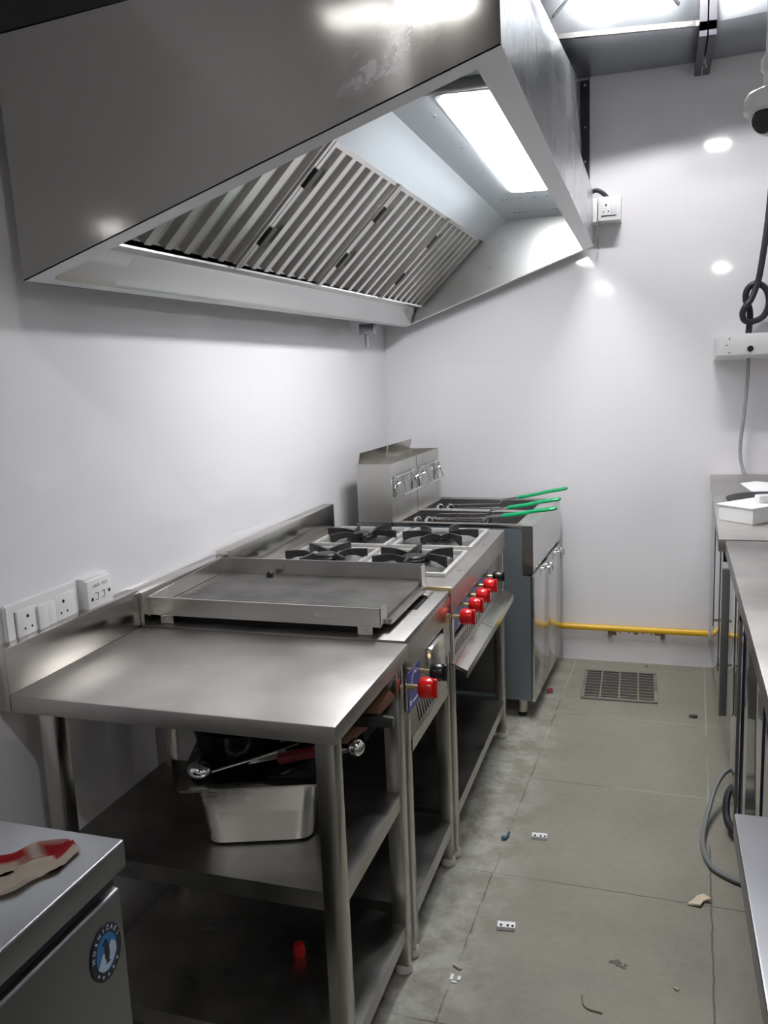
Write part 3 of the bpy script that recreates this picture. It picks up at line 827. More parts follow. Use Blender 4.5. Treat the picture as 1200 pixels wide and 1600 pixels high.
for ya, yb in TK:
    m = MB(); d = .20
    m.box(TX0-.003, TX0, ya, yb, zt-d, zt-.001); m.box(TX1, TX1+.003, ya, yb, zt-d, zt-.001)
    m.box(TX0, TX1, ya-.003, ya, zt-d, zt-.001); m.box(TX0, TX1, yb, yb+.003, zt-d, zt-.001)
    m.box(TX0-.003, TX1+.003, ya-.003, yb+.003, zt-d-.003, zt-d)
    tk = m.build('oil_tank', 'steel_tank', fr)
    m = MB()
    for xx in (TX0+.05, TX0+.10):
        m.tube([(xx, ya+.03, zt-.12), (xx, ya+.03, zt-.02), (xx+.01, ya+.045, zt+.008), (xx+.02, ya+.06, zt-.02), (xx+.02, ya+.06, zt-.12)], .008, 8, smooth=5)
    m.build('heating_element', 'steel_bright', tk)
# front apron and doors
m = MB(); m.prism([(-.045, 0, .838), (0, 0, .838), (0, 0, .648), (-.020, 0, .632), (-.045, 0, .632)], (0, FL, 0))
o = m.build('front_apron', 'steel_inner', fr)
m = MB()
for ya, yb in ((.006, FL/2-.002), (FL/2+.002, FL-.006)):
    m.box(-.012, .002, ya, yb, .078, .630, .002)
m.build('front_door', 'steel_inner', fr)
for yc in (.24, .56):
    m = MB()
    m.tube([(-.002, yc-.13, .622), (.006, yc-.02, .612), (.006, yc+.02, .610)], .0035, 6)
    m.tube([(.0, yc-.02, .612), (.026, yc-.018, .618), (.030, yc-.01, .600), (.030, yc-.005, .585)], .004, 6, smooth=4)
    m.tube([(.0, yc+.05, .612), (.026, yc+.052, .618), (.030, yc+.06, .600), (.030, yc+.065, .585)], .004, 6, smooth=4)
    m.tube([(.026, yc-.018, .618), (.026, yc+.052, .618)], .004, 6)
    m.build('door_handle', 'chrome', fr)
for x in (-.06, -.70):
    for y in (.045, FL-.045):
        l = MB().cyl((x, y, .02), (x, y, .09), .020, seg=16).build('leg', 'steel', fr)
        MB().lathe([(.014, 0), (.019, .003), (.019, .012), (.014, .02)], (x, y, 0), seg=16).build('foot', 'black_plastic', l)
# flue riser with two open tops
FX0, FX1, ZF = -.768, -.609, 1.094
m = MB()
m.box(FX1-.003, FX1, 0, FL, zt, ZF); m.box(FX0, FX1-.003, 0, .003, zt, ZF); m.box(FX0, FX1-.003, FL-.003, FL, zt, ZF)
m.box(FX0, FX0+.003, .003, FL-.003, zt, ZF); m.box(FX0, FX1, FL/2-.0015, FL/2+.0015, zt+.1, ZF-.004)
m.box(FX0+.003, FX1-.003, .003, FL-.003, 1.02, 1.024)
fl = m.build('flue_riser', 'steel_flue', fr)
m = MB()
for ya, yb in ((.002, FL/2-.006), (FL/2+.006, FL-.002)):
    m.hexa([(FX0+.003, ya, ZF-.02), (FX0+.006, ya, ZF-.02), (FX0+.006, yb, ZF-.02), (FX0+.003, yb, ZF-.02), (FX0+.017, ya, ZF+.048), (FX0+.020, ya, ZF+.048), (FX0+.020, yb, ZF+.048), (FX0+.017, yb, ZF+.048)])
m.build('deflector', 'steel', fl)
m = MB(); m.box(FX1, FX1+.001, FL/2-.0015, FL/2+.0015, zt, ZF); m.build('flue_seam', 'steel_dark', fl)
for ya in (.02, .37):
    m = MB(); X = FX1; zt1, zb1 = 1.035, .955
    m.tube([(X+.012, ya, zt1), (X+.012, ya+.29, zt1)], .004, 6)
    m.tube([(X+.036, ya+.03, zb1), (X+.038, ya+.29, zb1), (X+.030, ya+.30, zb1+.01)], .004, 6)
    for yy in (ya+.08, ya+.20): m.tube([(X+.012, yy, zt1), (X+.036, yy+.01, zb1)], .0035, 6)
    m.tube([(X+.012, ya+.29, zt1), (X+.036, ya+.295, zb1)], .0035, 6)
    for yy in (ya+.015, ya+.265):
        m.box(X, X+.006, yy-.012, yy+.012, .948, 1.04, .002)
        m.tube([(X+.012+.010*math.cos(a)*(1+.5*math.cos(4*a)), yy+.014*math.sin(a)*(1+.5*math.cos(4*a)), .998+.018*math.sin(a+.8)) for a in [2*math.pi*k/16 for k in range(16)]], .003, 6, True)
        m.cyl((X, yy, .998), (X+.022, yy, .998), .006, seg=8)
    m.build('basket_hanger', 'chrome', fl)

# fry baskets: each hangs in a tank with its green handle over the front
def make_basket():
    t = thing('fry_basket', '', 'basket', (0, 0, 0))
    m = MB()      # local: origin at handle root over tank, +x toward the aisle
    x0, x1, yw, z0, z1 = -.27, -.02, .055, -.15, -.015
    for z in (z0, (z0+z1)/2, z1): m.tube([(x0, -yw, z), (x1, -yw, z), (x1, yw, z), (x0, yw, z)], .002, 5, True)
    for k in range(9):
        x = x0+(x1-x0)*k/8
        m.tube([(x, -yw, z1), (x, -yw, z0), (x, yw, z0), (x, yw, z1)], .0012, 4)
    for k in range(4):
        y = -yw+2*yw*k/3
        m.tube([(x0, y, z1), (x0, y, z0), (x1, y, z0), (x1, y, z1)], .0012, 4)
    m.build('wire_cage', 'steel_bright', t)
    m = MB()
    for s in (-1, 1):
        m.tube([(-.02, s*.018, -.05), (-.02, s*.018, .004), (-.012, s*.018, .012), (.03, s*.016, .018), (.075, s*.013, .024)], .0032, 6, smooth=3)
    m.tube([(-.02, -.018, .004), (-.02, .018, .004)], .003, 6)
    m.build('handle_wire', 'chrome', t)
    m = MB()
    A = [(.060, .013, .022), (.14, .011, .034), (.20, .012, .046), (.262, .013, .055), (.285, 0, .059), (.262, -.013, .055), (.20, -.012, .046), (.14, -.011, .034), (.060, -.013, .022)]
    m.tube(A, .0066, 8, smooth=4)
    m.build('handle_sleeve', 'green_sleeve', t)
    return t
bk = make_basket(); index_children()
BK = [((.665, 3.500, .847), 'fry basket with green handle nearest the range, in the near tank'),
      ((.665, 3.625, .858), 'fry basket with green handle, middle of three, over the near tank'),
      ((.665, 3.905, .858), 'fry basket with green handle farthest back, in the tank by the wall')]
for i, (loc, lab) in enumerate(BK):
    o = bk if i == 0 else copy_tree(bk)
    o.location = loc; o.rotation_euler = (0, (.0, -.02, -.03)[i], (-.10, -.04, .02)[i]); o['label'] = lab; o['group'] = 'fry baskets with green handles'

# ================================================================== FOOD PAN AND ITS CONTENTS
PY = .335; PO = (.50, 1.60, .493)
pan = thing('food_pan', 'deep rectangular stainless food pan on the middle table shelf', 'pan', PO, PY)
def rring(hx, hy, rad, z, n=5):
    return rrect([(-hx, -hy, z), (hx, -hy, z), (hx, hy, z), (-hx, hy, z)], rad, n)
def loft(m, rings, cap_last=True):
    R = [[m.bm.verts.new(p) for p in r] for r in rings]; F = []
    for A, B in zip(R, R[1:]):
        for k in range(len(A)): F.append(m.bm.faces.new([A[k], A[(k+1) % len(A)], B[(k+1) % len(A)], B[k]]))
    if cap_last: F.append(m.bm.faces.new(R[-1]))
    bmesh.ops.recalc_face_normals(m.bm, faces=F)
m = MB()
loft(m, [rring(.162, .132, .02, .150), rring(.164, .134, .02, .156), rring(.138, .108, .03, .156), rring(.135, .105, .03, .138), rring(.128, .098, .035, .138), rring(.116, .086, .04, .006), rring(.106, .076, .04, 0.0012)])
loft(m, [rring(.136, .106, .03, .1555), rring(.131, .101, .03, .140), rring(.113, .083, .04, .008), rring(.10, .07, .04, .006)])
m.build('pan_body', 'steel_pan', pan)
wk = thing('black_saucepan', 'glossy black round saucepan tilted in the steel food pan', 'saucepan', (.452, 1.600, .606))
m = MB(); m.lathe([(.02, 0), (.066, .004), (.082, .05), (.108, .155), (.111, .158), (.105, .156), (.078, .05), (.06, .01), (.01, .008)], (0, 0, 0), seg=32, cap0=True, cap1=True)
m.rotate(.06, 'Y').rotate(.10, 'X'); m.build('bowl', 'black_gloss', wk)
m = MB(); m.tube([(.10, .03, .142), (.22, .05, .132), (.30, .065, .128), (.342, .072, .126)], [.010, .014, .016, .013], 10, smooth=3); m.build('handle', 'black_plastic', wk)
sm = thing('pot_lid', 'dark glossy pot lid leaning in the food pan with steel knob', 'lid', (.585, 1.615, .632))
m = MB(); m.lathe([(.080, 0), (.082, .004), (.07, .014), (.04, .022), (.005, .025)], (0, 0, 0), seg=32); m.rotate(-.45, 'Y').rotate(.30, 'X').move((0, 0, .040)); m.build('lid_disc', 'black_gloss', sm)
m = MB(); m.ball((.0, 0, 0), .019, 1, 1, 1); m.cyl((-.03, 0, -.01), (0, 0, 0), .008); m.move((.160, -.055, .088)); m.build('lid_knob', 'chrome', sm)
m = MB(); m.tube([(.03, -.02, .05), (.150, -.055, .085)], .010, 10); m.build('lid_handle', 'black_plastic', sm)
kn = thing('kitchen_knife', 'knife with maroon grip lying across the food pan', 'knife', (.535, 1.515, .634))
m = MB(); m.hexa([(-.09, -.002, .025), (.06, .02, .058), (.06, .022, .058), (-.09, 0, .025), (-.09, -.002, .029), (.06, .020, .080), (.06, .022, .080), (-.09, .0, .029)]); m.build('blade', 'steel_bright', kn)
m = MB(); m.tube([(.045, .018, .055), (.12, .03, .073)], .013, 10); m.build('grip', 'maroon', kn)
ld = thing('ladle', 'shiny steel ladle resting on the contents of the food pan', 'ladle', (.418, 1.478, .672))
m = MB(); m.ball((0, 0, 0), .024, 1.2, 1, .8, 16); m.build('ladle_bowl', 'chrome', ld)
m = MB(); m.tube([(.02, .0, -.004), (.12, .04, .022), (.20, .075, .045)], .0028, 6); m.build('ladle_handle', 'chrome', ld)
m = MB(); m.tube([(.664, 1.66, .670), (.712, 1.70, .712), (.762, 1.756, .765)], [.013, .017, .016], 12)
single(m, 'wooden_handle', 'wood', 'brown wooden utensil handle poking up behind the black pan handle', 'utensil', (.664, 1.66, .670))
m = MB(); m.lathe([(.014, 0), (.015, .012), (.012, .03), (.009, .032)], (0, 0, 0), seg=12)
m.move((.55, 1.632, .1421)); single(m, 'bottle_cap', 'red_plastic', 'small red plastic cap on the bottom shelf of the work table', 'cap', (.55, 1.632, .142))

# ================================================================== LEFT FRIDGE
LO = (.31, .50, 0)
lf = thing('undercounter_fridge', 'low stainless steel fridge with round blue emblem, bottom left corner', 'fridge', LO)
MB().box(.02, .570, -.10, .938, .08, .805, .003).build('body', 'steel_dark', lf, LO)
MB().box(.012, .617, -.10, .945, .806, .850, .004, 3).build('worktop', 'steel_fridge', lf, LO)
dr = MB().box(.572, .610, .02, .935, .10, .781, .006, 3).build('door', 'steel_fridge', lf, LO)
MB().box(.570, .598, .02, .934, .7815, .8055).build('gap_shade', 'black_rubber', lf, LO)  # black strip puts in the shade of the gap above the door
for x in (.06, .55):
    for y in (-.06, .89): MB().cyl((x, y, 0), (x, y, .085), .018).build('leg', 'black_plastic', lf, LO)
# emblem: dark ring, blue disc, pale mountain, dark penguin, lettering
EC = Vector((.6104, .888, .709)); ER = .041
def ell(r, n=40, dx=0): return [(EC.x+dx, EC.y+r*.82*math.cos(2*math.pi*k/n), EC.z+r*math.sin(2*math.pi*k/n)) for k in range(n)]
em = MB().prism(ell(ER), (.0012, 0, 0)).build('emblem', 'emblem_dark', dr, LO); em['label'] = 'round blue emblem with penguin'
def etch(pts, d0, d1): return MB().prism([(EC.x+d0, EC.y+p[0], EC.z+p[1]) for p in pts], (d1-d0, 0, 0))
e2 = MB().prism(ell(ER*.68, dx=.0012), (.0004, 0, 0))
e2.build('emblem_disc', 'emblem_blue', em, LO).parent = dr
etch([(-.021, -.014), (-.012, -.002), (-.007, .003), (-.002, -.004), (.004, .004), (.012, .012), (.020, .004), (.021, -.008), (.012, -.020), (.0, -.026), (-.012, -.023)], .0016, .0019).build('emblem_ice', 'emblem_pale', dr, LO)
etch([(-.006, .018), (-.001, .021), (.003, .018), (.004, .010), (.006, .002), (.005, -.008), (.003, -.013), (.007, -.016), (-.005, -.016), (-.002, -.013), (-.005, -.006), (-.005, .004), (-.003, .012), (-.010, .016)], .0019, .0022).build('emblem_penguin', 'emblem_dark', dr, LO)
ltrs = 'HOSHIZAKI'; pl_ = []
for i, ch in enumerate(ltrs):
    a = math.radians(172-i*19.0)
    c = Vector((EC.x+.0014, EC.y+ER*.84*.82*math.cos(a), EC.z+ER*.84*math.sin(a)))-Vector(LO)
    tdir = Vector((0, math.sin(a), -math.cos(a))); udir = Vector((0, math.cos(a), math.sin(a)))
    nx = Vector((1, 0, 0))
    pl_.append(Matrix(((tdir.x, udir.x, nx.x, c.x), (tdir.y, udir.y, nx.y, c.y), (tdir.z, udir.z, nx.z, c.z), (0, 0, 0, 1))))
text_mesh(ltrs, .0095, 'emblem_pale', 'emblem_lettering', dr, pl_)
m = MB()
for i in range(5):
    a = math.radians(222+i*24)
    m.ball((EC.x+.0013, EC.y+ER*.84*.82*math.cos(a), EC.z+ER*.84*math.sin(a)), .0022, .3, 1, 1, 8)
m.build('emblem_dots', 'emblem_pale', dr, LO)
# cloth on the fridge
cm = bmesh.new(); nx_, ny_ = 34, 44; V = []
lay = cm.verts.layers.float_color.new('print')
RED, CREAM, PINK = (0.50, 0.02, 0.03, 1), (0.72, 0.63, 0.54, 1), (0.50, 0.25, 0.21, 1)
for i in range(nx_+1):
    row = []
    for j in range(ny_+1):
        u, v = i/nx_, j/ny_
        wd = .118*(1-.62*max(0, (v-.55)/.45)**1.5)*(1-.25*(1-v))
        ax_, ay_ = .43+.126*v, .67+.242*v
        off = (u-.5)*wd+.006*math.sin(9*v)+.003*math.sin(27*v+4*u)
        h = .004+.013*math.exp(-((u-.30)/.13)**2)*(1-.3*v)+.006*math.exp(-((u-.72)/.12)**2)+.003*math.sin(11*u+7*v)+.0025*math.sin(23*v+5*u)
        if i in (0, nx_) or j == ny_: h = .0015
        vt = cm.verts.new((ax_+.887*off, ay_-.462*off, .852+max(h, .0015)))
        c = CREAM
        if u < .40 and v < .76: c = RED
        elif u < .50 and v < .84: c = CREAM if math.sin(40*v) > 0 else PINK
        elif v > .86 and .35 < u < .8: c = RED
        elif v > .74 and u < .60: c = PINK
        vt[lay] = c
        row.append(vt)
    V.append(row)
for i in range(nx_):
    for j in range(ny_): cm.faces.new([V[i][j], V[i+1][j], V[i+1][j+1], V[i][j+1]])
bmesh.ops.solidify(cm, geom=cm.faces[:], thickness=.002)
mbc = MB(); mbc.bm.free(); mbc.bm = cm
single(mbc, 'dish_cloth', 'cloth_print', 'crumpled red and cream cloth lying on the left fridge top', 'cloth', (.50, .78, .851))

# ================================================================== SOCKETS, LEFT WALL
SO = (0, 1.53, .98)
s = thing('switch_board', 'white double socket and switch plate on left wall above table', 'socket', SO)
m = MB(); m.prism([(.0, 1.414, .935), (.0, 1.655, .935), (.0, 1.655, 1.030), (.0, 1.414, 1.030)], (.012, 0, 0), .004); m.build('plate', 'white_plastic', s, SO)
for ya, yb in ((1.445, 1.505), (1.57, 1.64)): MB().box(.012, .0145, ya, yb, .945, 1.010, .001).build('socket_module', 'white_plastic', s, SO)
for d, ya, yb in ((.020, 1.508, 1.538), (.017, 1.539, 1.568)): MB().box(.012, d, ya, yb, .945, 1.005, .002).build('rocker_switch', 'white_plastic', s, SO)
m = MB()
for yc in (1.478, 1.598):
    m.cyl((.0135, yc, .992), (.0150, yc, .992), .0042, seg=10); m.cyl((.0135, yc-.011, .966), (.0150, yc-.011, .966), .0028, seg=10); m.cyl((.0135, yc+.011, .966), (.0150, yc+.011, .966), .0028, seg=10)
m.box(.0121, .0128, 1.440, 1.4415, .945, 1.010)
m.build('pin_holes', 'dark_void', s, SO)
SO = (0, 1.72, .98)
s = thing('data_socket', 'small white surface mounted socket box beside the double socket plate', 'socket', SO)
MB().box(0, .030, 1.668, 1.766, .93, 1.020, .003).build('box', 'white_plastic', s, SO)
MB().box(0, .020, 1.668, 1.766, 1.020, 1.026, .001).build('box_lid', 'white_plastic', s, SO)
m = MB(); m.cyl((.0295, 1.684, .972), (.0305, 1.684, .972), .0045, seg=10); m.cyl((.0295, 1.752, .980), (.0305, 1.752, .980), .0045, seg=10)
for y in (1.697, 1.722):
    m.box(.03, .0306, y, y+.010, .984, .9855); m.box(.03, .0306, y+.010, y+.0115, .970, .9855); m.box(.03, .0306, y, y+.010, .968, .9692)
m.build('port_marks', 'dark_void', s, SO)
m = MB()
for k, (y, wd) in enumerate(((1.690, .006), (1.698, .004), (1.704, .006), (1.712, .003), (1.724, .005), (1.732, .005), (1.741, .003))):
    m.box(.03, .0304, y, y+wd, 1.000, 1.0015); m.box(.03, .0304, y, y+.0012, 1.000, 1.008); m.box(.03, .0304, y+wd-.001, y+wd, 1.000, 1.007)
m.build('printed_marks', 'print_grey', s, SO)

# ================================================================== SOCKET BOX ON BACK WALL
SO = (1.08, 4.216, 2.17)
s = thing('socket_box', 'white double socket box on the back wall at the hood corner', 'socket', SO)
m = MB(); m.box(.985, 1.068, 4.125, 4.216, 2.118, 2.222, .003); m.box(1.072, 1.172, 4.120, 4.216, 2.120, 2.225, .003); m.build('box', 'white_plastic', s, SO)
MB().box(1.014, 1.052, 4.1225, 4.126, 2.140, 2.200, .001).build('socket_module', 'white_plastic', s, SO); MB().box(1.086, 1.128, 4.1175, 4.121, 2.143, 2.203, .001).build('socket_module', 'white_plastic', s, SO); MB().box(1.129, 1.152, 4.1185, 4.121, 2.150, 2.203, .001).build('rocker_switch', 'white_plastic', s, SO)
m = MB()
m.box(1.028, 1.032, 4.1215, 4.1226, 2.170, 2.188); m.box(1.036, 1.044, 4.1215, 4.1226, 2.150, 2.155)
m.cyl((1.107, 4.1178, 2.187), (1.107, 4.1168, 2.187), .0045, seg=10); m.cyl((1.096, 4.1178, 2.158), (1.096, 4.1168, 2.158), .003, seg=10); m.cyl((1.118, 4.1178, 2.160), (1.118, 4.1168, 2.160), .003, seg=10)
m.box(1.086, 1.152, 4.1178, 4.1195, 2.139, 2.1425)
m.build('pin_holes', 'dark_void', s, SO)
m = MB(); m.tube([(1.005, 4.17, 2.215), (1.03, 4.165, 2.248), (1.06, 4.16, 2.262), (1.09, 4.165, 2.248), (1.118, 4.17, 2.218)], .010, 10, smooth=5)
single(m, 'conduit_loop', 'black_rubber', 'short black conduit arched over the back wall socket box', 'conduit', (1.06, 4.17, 2.215))
m = MB(); m.tube([(1.071, 4.117, 2.135), (1.071, 4.112, 2.05), (1.069, 4.14, 2.01)], .003, 6); m.tube([(1.070, 4.205, 2.01), (1.069, 4.14, 2.01)], .003, 6)
single(m, 'thin_wire', 'grey_cable', 'thin wire hanging below the back wall socket box', 'wire', (1.071, 4.12, 2.05))

# ================================================================== TRUNK BOX, CABLES AND CCTV
SO = (1.75, 4.20, 1.53)
s = thing('junction_box', 'white wall trunking box with round hole, right side of back wall', 'junction box', SO)
m = MB(); m.box(1.582, 1.95, 4.13, 4.216, 1.475, 1.575, .003); m.hexa([(1.582, 4.05, 1.497), (1.95, 4.05, 1.497), (1.95, 4.13, 1.475), (1.582, 4.13, 1.475), (1.615, 4.05, 1.588), (1.95, 4.05, 1.588), (1.95, 4.13, 1.575), (1.582, 4.13, 1.575)], .002)
m.build('box', 'white_plastic', s, SO)
m = MB(); m.cyl((1.722, 4.051, 1.522), (1.722, 4.047, 1.522), .013, seg=16)
for x, z in ((1.636, 1.568), (1.626, 1.540), (1.636, 1.508)): m.cyl((x, 4.051, z), (x, 4.048, z), .003, seg=8)
m.build('knockout_hole', 'dark_void', s, SO)
m = MB()   # knotted black conduit
m.tube([(1.85, 4.19, 2.70), (1.82, 4.14, 2.55), (1.795, 4.10, 2.3), (1.779, 4.09, 2.06), (1.757, 4.08, 1.87), (1.745, 4.085, 1.80), (1.722, 4.075, 1.735), (1.700, 4.07, 1.705), (1.688, 4.075, 1.675), (1.698, 4.085, 1.645), (1.730, 4.095, 1.638), (1.775, 4.10, 1.66), (1.795, 4.10, 1.715), (1.780, 4.10, 1.775), (1.740, 4.10, 1.800), (1.708, 4.105, 1.778), (1.702, 4.11, 1.735), (1.718, 4.11, 1.695), (1.722, 4.11, 1.65), (1.718, 4.105, 1.60), (1.717, 4.10, 1.583)], .0135, 10, smooth=5)
single(m, 'knotted_conduit', 'black_rubber', 'black conduit tied in a knot above the white trunking box', 'conduit', (1.779, 4.09, 2.06))
m = MB(); m.tube([(1.97, 4.17, 1.86), (1.89, 4.16, 1.80), (1.838, 4.155, 1.73), (1.825, 4.15, 1.67), (1.84, 4.15, 1.63), (1.88, 4.15, 1.594)], .0135, 10, smooth=5)
single(m, 'bent_conduit', 'black_rubber', 'second black conduit at the right edge beside the knot', 'conduit', (1.88, 4.15, 1.594))
m = MB(); m.tube([(1.721, 4.11, 1.478), (1.722, 4.12, 1.44), (1.72, 4.13, 1.35), (1.712, 4.14, 1.22), (1.702, 4.15, 1.10), (1.704, 4.14, 1.03), (1.720, 4.12, .96)], .0075, 8, smooth=6)
g = single(m, 'grey_power_cable', 'cable_light', 'thin grey cable hanging from the trunking box to the far counter', 'cable', (1.721, 4.11, 1.478))
s = thing('security_camera', 'white dome security camera hanging from a pole at upper right', 'camera', (1.565, 2.1, 2.0))
m = MB(); m.cyl((0, 0, .10), (0, 0, 1.42), .017); m.lathe([(.020, .09), (.026, .095), (.026, .115), (.020, .125)], (0, 0, 0)); m.cyl((0, 0, .05), (0, 0, .095), .020); m.build('pole', 'white_plastic', s)
m = MB(); m.lathe([(.030, .058), (.050, .050), (.058, .038), (.058, .012), (.052, .004)], (0, 0, 0), seg=32); m.build('base_cap', 'white_plastic', s)
m = MB(); m.ball((0, 0, .004), .046, 1, 1, .95, 24); b_ = m.build('dome', 'white_plastic', s)
m = MB(); ax = Vector((-.42, -.80, -.32)).normalized(); p = Vector((0, 0, .0))
m.lathe([(.026, 0), (.026, .006), (.022, .010), (.002, .0105)], p+ax*.040, ax, 24); m.build('lens', 'black_gloss', s)

# ================================================================== RIGHT SIDE: FAR COUNTER
def slanted(m, xa0, xa1, xb, y0, y1, z0, z1, bev=0.0):
    return m.hexa([(xa0, y0, z0), (xb, y0, z0), (xb, y1, z0), (xa1, y1, z0), (xa0, y0, z1), (xb, y0, z1), (xb, y1, z1), (xa1, y1, z1)], bev)
CO = (1.95, 3.45, 0)
c = thing('counter_fridge', 'far stainless counter unit against the back wall on the right', 'fridge', CO)
MB().box(1.600, 2.30, 2.715, 4.190, .12, .908, .003).build('body', 'steel_fridge', c, CO)
slanted(MB(), 1.521, 1.581, 2.33, 2.70, 4.205, .910, .950, .003).build('worktop', 'steel_top', c, CO)
for ya, yb in ((2.73, 3.19), (3.20, 3.49), (3.50, 4.18)):
    MB().box(1.590, 1.5995, ya, yb, .13, .900, .002).build('door', 'steel_mirror', c, CO)
for y, z0, z1 in ((3.50, .43, .90), (3.20, .35, .84)):
    f = MB().box(1.562, 1.566, y-.003, y+.003, z0, z1).build('edge_strip', 'dark_paint', c, CO)
    m = MB(); m.box(1.563, 1.590, y-.002, y+.002, z0+.02, z0+.03); m.box(1.563, 1.590, y-.002, y+.002, z1-.03, z1-.02); m.build('standoff', 'chrome', f, CO)
m = MB(); m.box(1.552, 1.577, 2.935, 2.955, .285, .800, .003); m.build('handle_post', 'post_grey', c, CO)
MB().box(1.536, 1.575, 2.700, 2.714, .878, .909, .002).build('corner_block', 'black_plastic', c, CO)
for x in (1.68, 2.2):
    for y in (2.80, 4.10): MB().cyl((x, y, 0), (x, y, .125), .02).build('leg', 'steel', c, CO)
CO2 = (1.95, 2.0, 0)
c = thing('counter_fridge', 'long stainless undercounter fridge in the middle of the right side', 'fridge', CO2)
MB().box(1.590, 2.30, 1.36, 2.690, .12, .903, .003).build('body', 'steel_fridge', c, CO2)
slanted(MB(), 1.514, 1.540, 2.33, 1.34, 2.695, .905, .946, .003).build('worktop', 'steel_worn', c, CO2)
for ya, yb in ((1.37, 1.85), (1.86, 2.32), (2.33, 2.685)):
    MB().box(1.580, 1.5895, ya, yb, .13, .895, .002).build('door', 'steel_mirror', c, CO2)
for y, z0, z1, x0, x1, mt in ((2.455, .165, .785, 1.564, 1.573, 'post_grey'), (2.335, .15, .810, 1.564, 1.571, 'navy_strip'), (1.860, .15, .785, 1.561, 1.567, 'navy_strip')):
    hs = MB().box(x0, x1, y-.004, y+.004, z0, z1-.014, .001).build('handle_strip', mt, c, CO2)
    m = MB(); m.box(x0-.001, x1+.002, y-.006, y+.006, z1-.016, z1, .002); m.build('strip_cap', 'black_plastic', hs, CO2)
    m = MB(); m.box(x1-.002, 1.581, y-.002, y+.002, z0+.03, z0+.04); m.box(x1-.002, 1.581, y-.002, y+.002, z1-.06, z1-.05); m.build('standoff', 'chrome', hs, CO2)
for x in (1.68, 2.2):
    for y in (1.45, 2.60): MB().cyl((x, y, 0), (x, y, .125), .02).build('leg', 'steel', c, CO2)
NO = (1.80, .75, 0)
c = thing('work_table', 'bright stainless table top in the bottom right corner', 'table', NO)
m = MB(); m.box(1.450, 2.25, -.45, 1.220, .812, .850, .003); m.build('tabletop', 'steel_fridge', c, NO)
for x in (1.50, 2.18):
    for y in (-.40, 1.15):
        l = leg_box(x, x+.04, y, y+.04, .026, .812).build('leg', 'steel', c, NO); foot(l, NO, x+.02, y+.02)
m = MB(); tray(m, 1.50, 2.21, -.38, 1.18, .20, .04); m.build('shelf', 'steel_shelf', c, NO)

# things on the far counter
t = thing('white_box', 'white flat carton on the far right counter', 'box', (1.639, 2.931, .9505), .802)
m = MB(); m.box(0, .22, 0, .137, 0, .050, .002)
m.build('carton', 'white_paper', t)
m = MB(); m.box(-.005, .225, -.005, .142, .050, .056, .002); m.build('carton_lid', 'white_paper', t)
t = thing('white_adaptor', 'small rounded white adaptor lying on the white carton', 'adaptor', (1.70, 3.06, 1.0068), .3)
m = MB(); m.prism(rrect([(-.042, -.026, 0), (.034, -.026, 0), (.034, .026, 0), (-.042, .026, 0)], .015), (0, 0, .024), .003); m.build('case', 'white_plastic', t)
m = MB(); m.cyl((.034, 0, .013), (.046, 0, .013), .008, seg=12); m.build('plug_collar', 'grey_plastic', t)
m = MB(); m.tube([(.046, 0, .013), (.08, .0, .010), (.10, .01, .006)], .004, 8, smooth=4); m.build('lead', 'black_rubber', t)
m = MB(); m.lathe([(.165, 0), (.17, .006), (.15, .010), (.14, .010)], (1.765, 3.46, .951), seg=40)
single(m, 'dark_tray', 'black_rubber', 'round dark tray lying behind the white carton on the counter', 'tray', (1.765, 3.46, .951))
m = MB(); m.prism([(1.683, 3.876, .952), (1.705, 3.66, .952), (1.80, 3.655, .952), (1.93, 3.76, 1.03), (1.90, 3.86, 1.05), (1.79, 3.80, .965), (1.74, 3.87, .960)], (.002, .006, .004))
single(m, 'white_paper_sheet', 'white_paper', 'folded white paper sheet curling up on the far counter', 'paper', (1.78, 3.77, .952))

# ================================================================== PIPE, FLOOR DRAIN, FLOOR CABLES
t = thing('gas_pipe', 'yellow gas pipe running low along the back wall', 'pipe', (1.25, 4.18, .185))
m = MB(); m.tube([(-1.10, 0, .002), (.336, 0, -.002)], .0155, 16); m.build('pipe', 'yellow_paint', t)
for x in (-.13, .12):
    m = MB(); m.box(x, x+.02, .0, .036, -.045, -.012, .001); m.build('pipe_clip', 'rust', t)
m = MB()
for k in range(7): m.box(-.12+.035*k+.02*random.random(), -.105+.035*k+.02*random.random(), .0352, .036, -.05+.02*random.random(), -.024)
m.build('chipped_tile', 'rust', t)
DO = (1.19, 3.875, 0)
t = thing('floor_drain', 'square steel floor drain grating set in the stone floor', 'drain', DO, .02)
dx, dy = .165, .180
m = MB(); m.box(-dx, dx, -dy, dy, .0005, .003); m.build('drain_pit', 'soil', t)
m = MB(); f_ = .014
m.box(-dx, dx, -dy, -dy+f_, .001, .010, .001); m.box(-dx, dx, dy-f_, dy, .001, .010, .001); m.box(-dx, -dx+f_, -dy+f_, dy-f_, .001, .010, .001); m.box(dx-f_, dx, -dy+f_, dy-f_, .001, .010, .001)
m.build('frame', 'steel', t)
m = MB()
for k in range(1, 10): m.box(-dx+f_, dx-f_, -dy+k*2*dy/10-.0025, -dy+k*2*dy/10+.0025, .003, .009)
for k in (1, 2, 3): m.box(-dx+k*2*dx/4-.003, -dx+k*2*dx/4+.003, -dy+f_, dy-f_, .004, .010)
m.build('grating', 'steel_bright', t)
m = MB(); m.lathe([(.018, 0), (.018, .004), (.012, .006), (.002, .0055)], (1.501, 3.591, 0), seg=20)
single(m, 'floor_plug', 'black_plastic', 'black round plug in the floor by the right hand units', 'plug', (1.501, 3.591, 0))
m = MB(); m.lathe([(.008, 0), (.009, .006), (.005, .010)], (1.306, 4.166, 0), seg=10)
